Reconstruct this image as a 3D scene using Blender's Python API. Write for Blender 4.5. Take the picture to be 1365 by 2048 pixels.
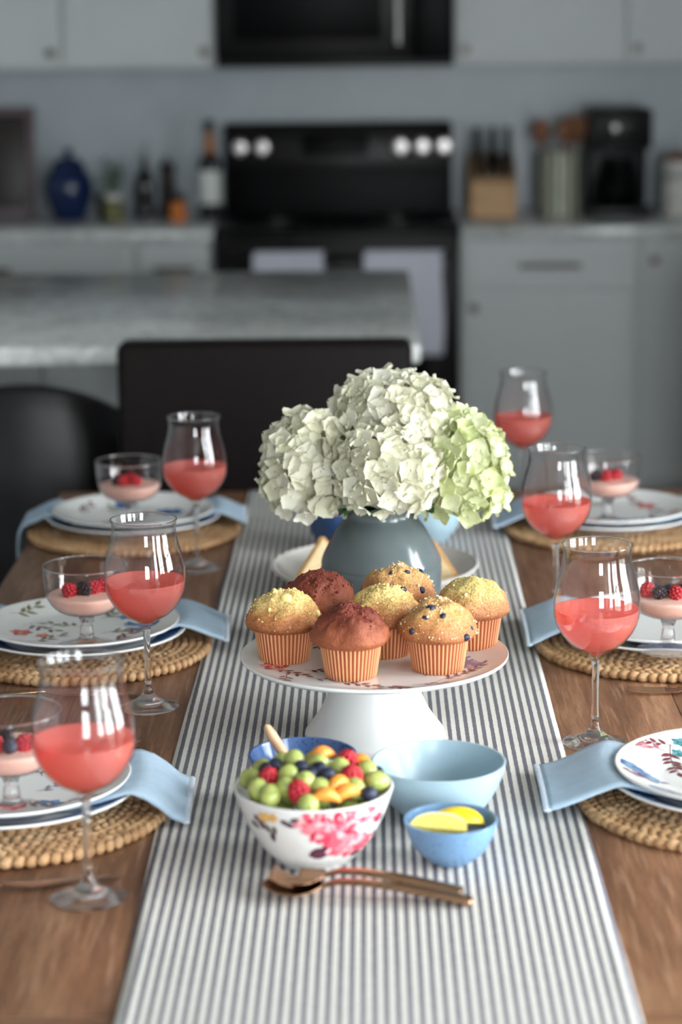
import bpy, bmesh, math, random
from math import pi, sin, cos, radians
from mathutils import Vector, Matrix, Quaternion, noise as mnoise

for o in list(bpy.data.objects):
    bpy.data.objects.remove(o)
scene = bpy.context.scene
COL = scene.collection
random.seed(7)

# ------------------------------------------------------------------ camera
cam_data = bpy.data.cameras.new('camera')
cam = bpy.data.objects.new('camera', cam_data)
COL.objects.link(cam)
cam_data.sensor_fit = 'VERTICAL'
cam_data.sensor_height = 22.3
cam_data.lens = 50
cam_data.clip_start = 0.05
cam.matrix_world = (Matrix.Translation((0, 0, 1.55)) @ Matrix.Rotation(radians(.78), 4, 'Z')
                    @ Matrix.Rotation(radians(90 - 12.14), 4, 'X') @ Matrix.Rotation(radians(-.6), 4, 'Z'))
cam_data.dof.use_dof = True
cam_data.dof.focus_distance = 2.62
cam_data.dof.aperture_fstop = 2.0
scene.camera = cam

# ------------------------------------------------------------------ light and exposure
world = bpy.data.worlds.new('world')
scene.world = world
world.use_nodes = True
bg = world.node_tree.nodes['Background']
bg.inputs['Color'].default_value = (.94, .975, 1.0, 1)
bg.inputs['Strength'].default_value = 12.0
vs = scene.view_settings
vs.view_transform = 'Standard'
vs.look = 'None'
vs.gamma = 1.0
vs.use_curve_mapping = False
vs.exposure = 1.22
scene.cycles.use_denoising = True
scene.cycles.max_bounces = 14
scene.cycles.transparent_max_bounces = 40
scene.cycles.transmission_bounces = 12
scene.cycles.diffuse_bounces = 5
scene.cycles.sample_clamp_indirect = 6
scene.cycles.blur_glossy = 0.3

WINDOWS = [(-.6, .3), (.65, 1.55), (1.9, 2.8)]      # y spans of the windows in the right wall
WZ0, WZ1, WX = .5, 2.25, 1.9
FRONT_WINDOW = (.3, 1.5)
for k, (y0, y1) in enumerate(WINDOWS):                       # sampling portals, they give no light of their own
    ld = bpy.data.lights.new('window_portal', 'AREA')
    ld.shape = 'RECTANGLE'; ld.size = y1 - y0; ld.size_y = WZ1 - WZ0
    ld.cycles.is_portal = True
    lo = bpy.data.objects.new('window_portal', ld); COL.objects.link(lo)
    lo.matrix_world = Matrix.Translation((WX + .16, (y0 + y1) / 2, (WZ0 + WZ1) / 2)) @ Matrix.Rotation(pi / 2, 4, 'Y') @ Matrix.Rotation(pi / 2, 4, 'Z')
ld = bpy.data.lights.new('window_portal', 'AREA')
ld.shape = 'RECTANGLE'; ld.size = FRONT_WINDOW[1] - FRONT_WINDOW[0]; ld.size_y = WZ1 - WZ0
ld.cycles.is_portal = True
lo = bpy.data.objects.new('window_portal', ld); COL.objects.link(lo)
lo.matrix_world = Matrix.Translation((sum(FRONT_WINDOW) / 2, -2.56, (WZ0 + WZ1) / 2)) @ Matrix.Rotation(pi / 2, 4, 'X')

# ------------------------------------------------------------------ material helpers
def lin(c, a=True):
    f = lambda v: (v / 255 / 12.92) if v / 255 <= .04045 else ((v / 255 + .055) / 1.055) ** 2.4
    r = tuple(f(v) for v in c)
    return r + (1,) if a else r

class NT:
    def __init__(s, name):
        s.m = bpy.data.materials.new(name); s.m.use_nodes = True
        s.t = s.m.node_tree; s.t.nodes.clear()
        s.out = s.n('ShaderNodeOutputMaterial')
    def n(s, typ, **kw):
        nd = s.t.nodes.new(typ)
        for k, v in kw.items():
            if k.startswith('i_'):
                nd.inputs[k[2:].replace('_', ' ')].default_value = v
            else:
                setattr(nd, k, v)
        return nd
    def l(s, a, b): s.t.links.new(a, b)
    def coord(s, kind='Object', scale=(1, 1, 1)):
        tc = s.n('ShaderNodeTexCoord'); mp = s.n('ShaderNodeMapping')
        mp.inputs['Scale'].default_value = scale
        s.l(tc.outputs[kind], mp.inputs['Vector']); return mp.outputs['Vector']
    def noise(s, vec, scale, detail=3, rough=.5):
        t = s.n('ShaderNodeTexNoise'); t.inputs['Scale'].default_value = scale
        t.inputs['Detail'].default_value = detail; t.inputs['Roughness'].default_value = rough
        s.l(vec, t.inputs['Vector']); return t.outputs['Fac']
    def ramp(s, fac, stops, interp='LINEAR'):
        r = s.n('ShaderNodeValToRGB'); r.color_ramp.interpolation = interp
        e = r.color_ramp.elements
        while len(e) < len(stops): e.new(.5)
        for i, (p, c) in enumerate(stops):
            e[i].position = p; e[i].color = c if len(c) == 4 else tuple(c) + (1,)
        s.l(fac, r.inputs['Fac']); return r.outputs['Color']
    def mix(s, fac, a, b, blend='MIX'):
        m = s.n('ShaderNodeMix', data_type='RGBA', blend_type=blend)
        for sock, v in ((m.inputs[0], fac), (m.inputs[6], a), (m.inputs[7], b)):
            if hasattr(v, 'links'): s.l(v, sock)
            else: sock.default_value = v
        return m.outputs[2]
    def math(s, op, a, b=0.0):
        m = s.n('ShaderNodeMath', operation=op)
        for sock, v in ((m.inputs[0], a), (m.inputs[1], b)):
            if hasattr(v, 'links'): s.l(v, sock)
            else: sock.default_value = v
        return m.outputs[0]
    def bump(s, h, strength, dist=.002):
        b = s.n('ShaderNodeBump'); b.inputs['Strength'].default_value = strength; b.inputs['Distance'].default_value = dist
        s.l(h, b.inputs['Height']); return b.outputs['Normal']
    def bsdf(s, color, rough=.5, metal=0, normal=None, **kw):
        p = s.n('ShaderNodeBsdfPrincipled')
        for sock, v in ((p.inputs['Base Color'], color), (p.inputs['Roughness'], rough)):
            if hasattr(v, 'links'): s.l(v, sock)
            else: sock.default_value = v
        p.inputs['Metallic'].default_value = metal
        for k, v in kw.items(): p.inputs[k.replace('_', ' ')].default_value = v
        if normal: s.l(normal, p.inputs['Normal'])
        return p.outputs[0]
    def end(s, sh): s.l(sh, s.out.inputs['Surface']); return s.m

def P(name, col, rough=.5, metal=0, var=.0, vscale=20, bump=0, bscale=200, **kw):
    t = NT(name); c = lin(col); v = t.coord(); nrm = None
    colr = c
    if var:
        f = t.noise(v, vscale, 4)
        lo = tuple(x * (1 - var) for x in c[:3]) + (1,); hi = tuple(min(1, x * (1 + var)) for x in c[:3]) + (1,)
        colr = t.ramp(f, [(.3, lo), (.7, hi)])
    if bump: nrm = t.bump(t.noise(v, bscale, 3), bump)
    return t.end(t.bsdf(colr, rough, metal, nrm, **kw))

# ------------------------------------------------------------------ mesh helpers
class MB:
    """collects shapes; build() links them as one mesh object"""
    def __init__(s): s.v = []; s.f = []; s.c = []      # c: colour of each face (or None)
    def add(s, verts, faces, col=None):
        b = len(s.v); s.v += [tuple(p) for p in verts]
        s.f += [tuple(i + b for i in f) for f in faces]; s.c += [col] * len(faces); return s
    def box(s, x0, x1, y0, y1, z0, z1, col=None):
        v = [(x, y, z) for z in (z0, z1) for y in (y0, y1) for x in (x0, x1)]
        return s.add(v, [(0, 2, 3, 1), (4, 5, 7, 6), (0, 1, 5, 4), (2, 6, 7, 3), (0, 4, 6, 2), (1, 3, 7, 5)], col)
    def rbox(s, x0, x1, y0, y1, z0, z1, r=.005, seg=2, col=None, mtx=None):
        bm = bmesh.new(); bmesh.ops.create_cube(bm, size=1)
        for p in bm.verts:
            p.co = Vector(((x0 + x1) / 2 + p.co.x * (x1 - x0), (y0 + y1) / 2 + p.co.y * (y1 - y0), (z0 + z1) / 2 + p.co.z * (z1 - z0)))
        bmesh.ops.bevel(bm, geom=list(bm.edges), offset=r, segments=seg, affect='EDGES', profile=.5)
        if mtx: bm.transform(mtx)
        bm.verts.index_update()
        s.add([p.co for p in bm.verts], [[q.index for q in f.verts] for f in bm.faces], col); bm.free(); return s
    def lathe(s, prof, seg=48, col=None, c=(0, 0, 0), radial=None, mtx=None):
        vs_, fs = [], []; n = len(prof); closed = []
        for i, (r, z) in enumerate(prof):
            if r < 1e-6:
                closed.append([len(vs_)]); vs_.append(Vector((0, 0, z)))
            else:
                ids = []
                for k in range(seg):
                    a = 2 * pi * k / seg; rr = r * (radial(a, z, r) if radial else 1)
                    ids.append(len(vs_)); vs_.append(Vector((rr * cos(a), rr * sin(a), z)))
                closed.append(ids)
        for i in range(n - 1):
            A, B = closed[i], closed[i + 1]
            if len(A) == 1 and len(B) == 1: continue
            for k in range(seg):
                k2 = (k + 1) % seg
                if len(A) == 1: fs.append((A[0], B[k2], B[k]))
                elif len(B) == 1: fs.append((A[k], A[k2], B[0]))
                else: fs.append((A[k], A[k2], B[k2], B[k]))
        if mtx: vs_ = [mtx @ p for p in vs_]
        return s.add([p + Vector(c) for p in vs_], fs, col)
    def tube(s, pts, rad, seg=10, col=None, cap=True):
        pts = [Vector(p) for p in pts]; n = len(pts)
        if not isinstance(rad, (list, tuple)): rad = [rad] * n
        up = Vector((0, 0, 1)); rings = []; vs_ = []
        prev = None
        for i, p in enumerate(pts):
            t = (pts[min(i + 1, n - 1)] - pts[max(i - 1, 0)]).normalized()
            if prev is None:
                a = t.cross(up if abs(t.z) < .9 else Vector((1, 0, 0))).normalized()
            else:
                a = (prev - t * prev.dot(t)).normalized()
            prev = a; b = t.cross(a)
            rings.append(len(vs_))
            for k in range(seg):
                g = 2 * pi * k / seg; vs_.append(p + (a * cos(g) + b * sin(g)) * rad[i])
        fs = []
        for i in range(n - 1):
            for k in range(seg):
                k2 = (k + 1) % seg
                fs.append((rings[i] + k, rings[i] + k2, rings[i + 1] + k2, rings[i + 1] + k))
        if cap: fs += [tuple(range(seg - 1, -1, -1)), tuple(rings[-1] + k for k in range(seg))]
        return s.add(vs_, fs, col)
    def ball(s, c, r, seg=12, rings=8, col=None, mtx=None, fn=None):
        R = (r, r, r) if not isinstance(r, (tuple, list)) else r
        vs_ = [Vector((0, 0, -1))]; fs = []
        for i in range(1, rings):
            ph = -pi / 2 + pi * i / rings
            for k in range(seg):
                a = 2 * pi * k / seg; vs_.append(Vector((cos(ph) * cos(a), cos(ph) * sin(a), sin(ph))))
        vs_.append(Vector((0, 0, 1))); T = len(vs_) - 1
        for k in range(seg):
            k2 = (k + 1) % seg
            fs.append((0, 1 + k2, 1 + k))
            for i in range(rings - 2):
                b = 1 + i * seg; fs.append((b + k, b + k2, b + seg + k2, b + seg + k))
            fs.append((1 + (rings - 2) * seg + k, 1 + (rings - 2) * seg + k2, T))
        if fn: vs_ = [fn(p) for p in vs_]
        vs_ = [Vector((p.x * R[0], p.y * R[1], p.z * R[2])) for p in vs_]
        if mtx: vs_ = [mtx @ p for p in vs_]
        return s.add([p + Vector(c) for p in vs_], fs, col)
    def grid(s, fn, nu, nv, col=None, closed_u=False):
        vs_ = [fn(i / (nu if closed_u else nu - 1), j / (nv - 1)) for j in range(nv) for i in range(nu)]
        fs = []
        for j in range(nv - 1):
            for i in range(nu if closed_u else nu - 1):
                i2 = (i + 1) % nu
                fs.append((j * nu + i, j * nu + i2, (j + 1) * nu + i2, (j + 1) * nu + i))
        return s.add(vs_, fs, col)
    def mesh(s, name, mat, smooth=True, angle=None):
        me = bpy.data.meshes.new(name); me.from_pydata(s.v, [], s.f); me.update()
        if isinstance(mat, (list, tuple)):
            for m in mat: me.materials.append(m)
        else: me.materials.append(mat)
        if any(c is not None for c in s.c):
            at = me.color_attributes.new('Col', 'FLOAT_COLOR', 'CORNER')
            for p, c in zip(me.polygons, s.c):
                cc = lin(c or (255, 255, 255))
                for li in p.loop_indices: at.data[li].color = cc
        if smooth:
            me.polygons.foreach_set('use_smooth', [True] * len(me.polygons))
            if angle: me.set_sharp_from_angle(angle=radians(angle))
        return me
    def build(s, name, mat, parent=None, smooth=True, angle=40, loc=(0, 0, 0)):
        return link(name, s.mesh(name, mat, smooth, angle), parent, loc)

def link(name, me, parent=None, loc=(0, 0, 0), rot=None, scale=None):
    o = bpy.data.objects.new(name, me); COL.objects.link(o)
    o.parent = parent; o.location = loc
    if rot is not None:
        if isinstance(rot, Quaternion): o.rotation_mode = 'QUATERNION'; o.rotation_quaternion = rot
        else: o.rotation_euler = rot
    if scale: o.scale = scale
    return o
def tag(o, label=None, cat=None, group=None, kind=None):
    if label: o['label'] = label
    if cat: o['category'] = cat
    if group: o['group'] = group
    if kind: o['kind'] = kind
    return o
def thing(name, label, cat, loc=(0, 0, 0), rz=0, group=None):
    o = link(name, None, None, loc, (0, 0, rz)); o.empty_display_size = .05
    return tag(o, label, cat, group)
def copy_tree(src, loc, rz, label, group=None):
    r = src.copy(); COL.objects.link(r); r.location = loc; r.rotation_euler = (0, 0, rz); r['label'] = label
    if group: r['group'] = group
    for ch in src.children:
        c = ch.copy(); COL.objects.link(c); c.parent = r
        for g in ch.children:
            d = g.copy(); COL.objects.link(d); d.parent = c
    return r
def smooth_prof(pts, n=6):
    """Catmull-Rom through profile points"""
    out = []
    for i in range(len(pts) - 1):
        p0 = pts[max(i - 1, 0)]; p1 = pts[i]; p2 = pts[i + 1]; p3 = pts[min(i + 2, len(pts) - 1)]
        for k in range(n):
            t = k / n
            out.append(tuple(.5 * ((2 * b) + (-a + c) * t + (2 * a - 5 * b + 4 * c - d) * t * t + (-a + 3 * b - 3 * c + d) * t ** 3)
                             for a, b, c, d in zip(p0, p1, p2, p3)))
    out.append(pts[-1]); return [(max(r, 0), z) for r, z in out]
def shell(outer, th):
    """outer profile bottom->rim, closed with an inner wall th thick"""
    inner = []
    for i, (r, z) in enumerate(outer):
        a = Vector(outer[max(i - 1, 0)]); b = Vector(outer[min(i + 1, len(outer) - 1)])
        d = (b - a).normalized(); n = Vector((-d.y, d.x))
        q = Vector((r, z)) + n * th
        inner.append((max(q.x, 0), q.y))
    return inner

# ------------------------------------------------------------------ materials
M = {}
M['wall'] = P('wall_paint', (196, 200, 203), .7, var=.03, vscale=3)
M['backsplash'] = P('backsplash_paint', (178, 186, 192), .35, var=.06, vscale=6)
M['ceiling'] = P('ceiling_paint', (225, 226, 226), .8, var=.02, vscale=3)
M['cabinet'] = P('cabinet_paint', (206, 209, 208), .4, var=.02, vscale=4)
M['nickel'] = P('brushed_nickel', (120, 116, 110), .35, 1, var=.1, vscale=60)
M['black_steel'] = P('black_stainless', (22, 20, 20), .35, .6, var=.12, vscale=30)
M['black_glass'] = P('black_glass', (2, 2, 3), .4, 0, var=.1, vscale=10, Specular_IOR_Level=.1)
M['steel'] = P('stainless_steel', (150, 148, 146), .3, 1, var=.06, vscale=50)
M['knob_steel'] = P('bright_knob_steel', (235, 228, 226), .28, .55, var=.03, vscale=50)
M['towel'] = P('towel_cotton', (226, 227, 240), .95, var=.03, vscale=60, bump=.6, bscale=500)
M['leather'] = P('black_leather', (14, 12, 14), .42, var=.2, vscale=40, bump=.25, bscale=260)
M['brown_leather'] = P('dark_brown_leather', (16, 9, 8), .65, var=.2, vscale=40, bump=.2, bscale=260, Specular_IOR_Level=.2)
M['dark_wood'] = P('dark_stained_wood', (34, 24, 20), .4, var=.25, vscale=30)
M['porcelain'] = P('white_porcelain', (226, 226, 224), .16, var=.012, vscale=9)
M['cream_ceramic'] = P('cream_ceramic', (214, 210, 204), .25, var=.03, vscale=20)
M['rose_gold'] = P('rose_gold_metal', (176, 138, 110), .24, 1, var=.08, vscale=60)
M['light_wood'] = P('pale_wood', (204, 164, 128), .55, var=.12, vscale=40)
M['leaf'] = P('leaf_green', (44, 84, 34), .5, var=.25, vscale=60)
M['stem'] = P('stem_green', (96, 128, 60), .5, var=.15, vscale=60)

def granite():
    t = NT('grey_granite'); v = t.coord()
    big = t.noise(v, 3.2, 6, .65); fine = t.noise(v, 45, 4, .7); vein = t.noise(v, 7, 8, .75)
    c = t.ramp(big, [(.3, lin((176, 178, 176))), (.48, lin((222, 225, 222))), (.7, lin((238, 239, 236)))])
    c = t.mix(t.ramp(fine, [(.42, (0, 0, 0)), (.62, (.4, .4, .4))]), c, lin((130, 127, 124)))
    c = t.mix(t.ramp(vein, [(.56, (0, 0, 0)), (.7, (.7, .7, .7))]), c, lin((78, 74, 76)))
    return t.end(t.bsdf(c, .18))
M['granite'] = granite()
def wood(name, c1, c2, c3, rough=.4, axis='y'):
    t = NT(name); oi = t.n('ShaderNodeObjectInfo')
    tc = t.n('ShaderNodeTexCoord'); off = t.n('ShaderNodeVectorMath', operation='ADD')
    cb = t.n('ShaderNodeCombineXYZ')
    t.l(t.math('MULTIPLY', oi.outputs['Random'], 9), cb.inputs[0]); t.l(t.math('MULTIPLY', oi.outputs['Random'], 23), cb.inputs[1])
    t.l(tc.outputs['Object'], off.inputs[0]); t.l(cb.outputs[0], off.inputs[1])
    mp = t.n('ShaderNodeMapping'); mp.inputs['Scale'].default_value = (9, 1.1, 9) if axis == 'y' else (1.1, 9, 9)
    t.l(off.outputs[0], mp.inputs[0]); v = mp.outputs[0]
    g1 = t.noise(v, 2.2, 7, .62); g2 = t.noise(v, 11, 5, .7)
    mp2 = t.n('ShaderNodeMapping'); mp2.inputs['Scale'].default_value = (60, 3, 60) if axis == 'y' else (3, 60, 60)
    t.l(off.outputs[0], mp2.inputs[0]); g3 = t.noise(mp2.outputs[0], 3, 3, .6)
    c = t.ramp(g1, [(.28, lin(c1)), (.5, lin(c2)), (.74, lin(c3))])
    c = t.mix(t.ramp(g2, [(.4, (0, 0, 0)), (.66, (.55, .55, .55))]), c, lin(c1))
    c = t.mix(t.ramp(g3, [(.52, (0, 0, 0)), (.75, (.4, .4, .4))]), c, lin(tuple(min(255, q + 40) for q in c3)))
    painted_light = t.math('ADD', t.math('MULTIPLY', oi.outputs['Object Index'], .01), 1.0)  # brightness gain by object index, carries the light painted into the planks
    vm = t.n('ShaderNodeVectorMath', operation='SCALE'); t.l(c, vm.inputs[0]); t.l(painted_light, vm.inputs['Scale']); c = vm.outputs[0]
    return t.end(t.bsdf(c, t.ramp(g2, [(0, (rough - .08,) * 3), (1, (rough + .15,) * 3)]), 0, t.bump(g3, .25, .001)))
M['table_wood'] = wood('mango_wood', (76, 49, 33), (118, 82, 58), (146, 110, 82), .42)
M['table_wood_x'] = wood('mango_wood_cross', (86, 54, 34), (130, 88, 58), (160, 118, 84), .4, 'x')
M['floor_wood'] = wood('dark_floor_wood', (40, 28, 22), (60, 44, 34), (78, 58, 44), .35)
M['block_wood'] = wood('knife_block_wood', (176, 132, 84), (200, 156, 104), (216, 174, 122), .45)

def stripes():
    t = NT('striped_runner_cotton'); tc = t.n('ShaderNodeTexCoord'); sp = t.n('ShaderNodeSeparateXYZ')
    t.l(tc.outputs['Object'], sp.inputs[0])
    v = t.coord(scale=(1, .12, 1)); wob = t.noise(v, 900, 2)
    x = t.math('ADD', sp.outputs[0], t.math('MULTIPLY', t.math('SUBTRACT', wob, .5), .0014))
    fr = t.math('FRACT', t.math('ADD', t.math('MULTIPLY', x, 1 / .00975), 100.28))
    s1 = t.ramp(fr, [(0, (0, 0, 0)), (.47, (0, 0, 0)), (.51, (1, 1, 1)), (.97, (1, 1, 1))])
    r2 = t.ramp(fr, [(.0, (1, 1, 1)), (.03, (0, 0, 0))]); s1 = t.mix(1.0, s1, r2, 'ADD')
    th = t.noise(t.coord(scale=(1, 1, 1)), 1500, 2)
    dark = t.mix(t.ramp(th, [(.35, (0, 0, 0)), (.65, (1, 1, 1))]), lin((84, 84, 94)), lin((122, 120, 127)))
    lightc = t.mix(th, lin((204, 201, 194)), lin((226, 223, 216)))
    c = t.mix(s1, dark, lightc)
    return t.end(t.bsdf(c, .9, 0, t.bump(th, .5, .0006)))
M['runner'] = stripes()

def thin_glass(name, tint=(.985, .985, .985), edge=(.62, .62, .64), f0=.045):
    t = NT(name); lw = t.n('ShaderNodeLayerWeight'); lw.inputs['Blend'].default_value = .5
    fac = lw.outputs['Facing']
    fres = t.math('ADD', t.math('MULTIPLY', t.math('POWER', fac, 4.0), .8), .045)
    tr = t.n('ShaderNodeBsdfTransparent'); gl = t.n('ShaderNodeBsdfGlossy'); gl.inputs['Roughness'].default_value = .01
    t.l(t.ramp(fac, [(.0, tint), (.72, tint), (.97, edge)]), tr.inputs['Color'])
    mx = t.n('ShaderNodeMixShader'); t.l(fres, mx.inputs[0]); t.l(tr.outputs[0], mx.inputs[1]); t.l(gl.outputs[0], mx.inputs[2])
    return t.end(mx.outputs[0])
M['thin_glass'] = thin_glass('thin_clear_glass')
M['foot_glass'] = thin_glass('foot_clear_glass', (.97, .97, .975), (.6, .6, .62), .09)
M['pane'] = thin_glass('window_pane_glass', (.97, .98, .98), (.8, .8, .8))
M['coupe_glass'] = thin_glass('rosy_clear_glass', (.985, .97, .97), (.55, .46, .47))
def solid_glass():
    t = NT('solid_clear_glass'); g = t.n('ShaderNodeBsdfGlass'); g.inputs['IOR'].default_value = 1.45; g.inputs['Roughness'].default_value = 0
    tr = t.n('ShaderNodeBsdfTransparent'); mx = t.n('ShaderNodeMixShader'); mx.inputs[0].default_value = .12
    t.l(g.outputs[0], mx.inputs[1]); t.l(tr.outputs[0], mx.inputs[2]); return t.end(mx.outputs[0])
M['solid_glass'] = solid_glass()
def drink():
    t = NT('cloudy_pink_drink'); v = t.coord(); n = t.noise(v, 900, 3)
    c = t.mix(n, lin((249, 130, 120)), lin((254, 176, 162)))
    d = t.n('ShaderNodeBsdfDiffuse'); tl = t.n('ShaderNodeBsdfTranslucent'); tr = t.n('ShaderNodeBsdfTransparent')
    tr.inputs['Color'].default_value = lin((255, 150, 140))
    t.l(c, d.inputs[0]); t.l(c, tl.inputs[0])
    a = t.n('ShaderNodeMixShader'); a.inputs[0].default_value = .5; t.l(d.outputs[0], a.inputs[1]); t.l(tl.outputs[0], a.inputs[2])
    b = t.n('ShaderNodeMixShader'); b.inputs[0].default_value = .38; t.l(a.outputs[0], b.inputs[1]); t.l(tr.outputs[0], b.inputs[2])
    g = t.n('ShaderNodeBsdfGlossy'); g.inputs['Roughness'].default_value = .03
    c2 = t.n('ShaderNodeMixShader'); c2.inputs[0].default_value = .04; t.l(b.outputs[0], c2.inputs[1]); t.l(g.outputs[0], c2.inputs[2])
    return t.end(c2.outputs[0])
M['drink'] = drink()
def leafy(name, base, rnd, transl=.35, scale=90):
    t = NT(name); oi = t.n('ShaderNodeObjectInfo'); v = t.coord()
    c = t.mix(oi.outputs['Random'], lin(base), lin(rnd)); c = t.mix(t.math('MULTIPLY', t.noise(v, scale, 2), .35), c, lin(rnd))
    p = t.bsdf(c, .55); tl = t.n('ShaderNodeBsdfTranslucent'); t.l(c, tl.inputs[0])
    m = t.n('ShaderNodeMixShader'); m.inputs[0].default_value = transl; t.l(p, m.inputs[1]); t.l(tl.outputs[0], m.inputs[2])
    return t.end(m.outputs[0])
M['petal_white'] = leafy('white_hydrangea_petal', (234, 231, 219), (224, 222, 196))
M['petal_green'] = leafy('pale_green_hydrangea_petal', (230, 231, 204), (212, 219, 160))
def vcol(name, rough=.4, bump=0, bscale=300, **kw):
    t = NT(name); a = t.n('ShaderNodeAttribute', attribute_name='Col'); v = t.coord()
    f = t.noise(v, 400, 2); c = t.mix(t.math('MULTIPLY', f, .25), a.outputs['Color'], (1, 1, 1, 1), 'MULTIPLY')
    nrm = t.bump(t.noise(v, bscale, 3), bump) if bump else None
    return t.end(t.bsdf(a.outputs['Color'] if not bump else c, rough, 0, nrm, **kw))
M['print'] = vcol('floral_print_ink', .2)
M['paper'] = vcol('paper_liner', .7)
M['napkin'] = P('blue_linen', (174, 196, 215), .9, var=.05, vscale=60, bump=.5, bscale=900)
M['napkin_edge'] = P('blue_linen_edge', (204, 214, 226), .95, var=.1, vscale=300, bump=.8, bscale=600)
def hyacinth():
    t = NT('woven_water_hyacinth'); v = t.coord(); a = t.noise(v, 26, 3); b = t.noise(v, 240, 3)
    c = t.ramp(a, [(.25, lin((146, 108, 72))), (.5, lin((186, 146, 104))), (.78, lin((214, 180, 138)))])
    c = t.mix(t.ramp(b, [(.45, (0, 0, 0)), (.7, (.5, .5, .5))]), c, lin((132, 92, 56)))
    return t.end(t.bsdf(c, .65, 0, t.bump(b, .4, .001)))
M['hyacinth'] = hyacinth()
def dinner():
    t = NT('dinner_plate_blue_rim'); tc = t.n('ShaderNodeTexCoord'); sp = t.n('ShaderNodeSeparateXYZ'); t.l(tc.outputs['Object'], sp.inputs[0])
    r = t.math('SQRT', t.math('ADD', t.math('MULTIPLY', sp.outputs[0], sp.outputs[0]), t.math('MULTIPLY', sp.outputs[1], sp.outputs[1])))
    band = t.ramp(t.math('MULTIPLY', r, 5), [(.49, (0, 0, 0)), (.5, (1, 1, 1)), (.655, (1, 1, 1)), (.66, (0, 0, 0))])
    up = t.ramp(t.math('MULTIPLY', sp.outputs[2], 20), [(.05, (0, 0, 0)), (.08, (1, 1, 1))])
    n = t.noise(t.coord(), 55, 4, .6)
    blue = t.ramp(n, [(.35, lin((34, 62, 120))), (.55, lin((70, 110, 170))), (.7, lin((200, 212, 226)))])
    c = t.mix(t.math('MULTIPLY', band, up), lin((226, 226, 224)), blue)
    return t.end(t.bsdf(c, .15))
M['dinner'] = dinner()
def speck(name, c1, c2, spk, scale=160, rough=.3, thr=.62):
    t = NT(name); v = t.coord(); a = t.noise(v, 14, 4); b = t.noise(v, scale, 2)
    c = t.mix(a, lin(c1), lin(c2)); c = t.mix(t.ramp(b, [(thr, (0, 0, 0)), (thr + .06, (.8, .8, .8))]), c, lin(spk))
    return t.end(t.bsdf(c, rough, 0, t.bump(a, .1, .002)))
M['vase'] = speck('grey_glazed_stoneware', (80, 89, 92), (104, 113, 114), (74, 82, 84), 220, .14, .75)
M['blue_glaze'] = speck('blue_speckled_glaze', (96, 134, 172), (124, 158, 192), (84, 116, 152), 300, .22)
M['pale_blue'] = speck('pale_blue_glaze', (150, 176, 190), (166, 190, 202), (132, 158, 176), 400, .3, .7)
M['navy_glaze'] = speck('dark_blue_glaze', (46, 72, 118), (76, 108, 158), (36, 56, 96), 260, .14)
M['navy_jar'] = speck('navy_jar_glaze', (14, 30, 66), (20, 44, 92), (10, 22, 48), 60, .12)
M['yogurt'] = P('white_yogurt', (236, 232, 226), .3, var=.02, vscale=60)
M['mousse'] = P('pink_mousse', (238, 196, 180), .5, var=.04, vscale=120, bump=.15, bscale=90)
M['grape'] = P('green_grape_skin', (166, 176, 98), .25, var=.18, vscale=70, Subsurface_Weight=.2, Subsurface_Scale=.004)
M['raspberry'] = P('raspberry_red', (176, 26, 42), .35, var=.25, vscale=160)
M['blueberry'] = P('blueberry_skin', (34, 38, 62), .5, var=.3, vscale=120)
M['blackberry'] = P('blackberry_skin', (30, 16, 28), .3, var=.3, vscale=160)
M['orange'] = P('orange_segment', (240, 150, 62), .35, var=.12, vscale=120, bump=.3, bscale=240)
M['lemon_skin'] = P('lemon_skin', (242, 206, 28), .4, var=.05, vscale=80, bump=.3, bscale=500)
M['lemon_flesh'] = P('lemon_flesh', (248, 224, 120), .3, var=.08, vscale=200, bump=.3, bscale=400)
M['lemon_pith'] = P('lemon_pith', (248, 238, 206), .6, var=.03, vscale=100)
M['toast'] = P('golden_toast', (206, 162, 104), .7, var=.22, vscale=40, bump=.6, bscale=200)
M['toast_face'] = P('pale_toast_crumb', (232, 206, 160), .8, var=.1, vscale=90, bump=.6, bscale=300)
M['black_plastic'] = P('black_plastic', (9, 9, 10), .4, var=.15, vscale=30, Specular_IOR_Level=.3)
M['dark_bottle'] = P('dark_bottle_glass', (14, 16, 18), .1, var=.2, vscale=10)
M['label_paper'] = P('white_label_paper', (224, 228, 222), .6, var=.02, vscale=40)
M['amber'] = P('amber_foil', (172, 104, 46), .35, .3, var=.15, vscale=40)
M['spice'] = P('spice_orange', (196, 108, 34), .5, var=.2, vscale=80)
M['olive'] = P('olive_glaze', (104, 102, 58), .4, var=.2, vscale=40)
M['mauve_tray'] = P('mauve_grey_wood', (108, 92, 96), .5, var=.2, vscale=20)
M['utensil_wood'] = P('utensil_wood', (128, 78, 42), .5, var=.2, vscale=30)
def crock():
    t = NT('striped_crock'); tc = t.n('ShaderNodeTexCoord'); sp = t.n('ShaderNodeSeparateXYZ'); t.l(tc.outputs['Object'], sp.inputs[0])
    an = t.math('ARCTAN2', sp.outputs[1], sp.outputs[0]); fr = t.math('FRACT', t.math('MULTIPLY', an, 14 / (2 * pi)))
    c = t.ramp(fr, [(.0, lin((196, 194, 170))), (.45, lin((206, 204, 182))), (.55, lin((112, 122, 104))), (.95, lin((112, 122, 104)))])
    return t.end(t.bsdf(c, .3))
M['crock'] = crock()
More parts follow.
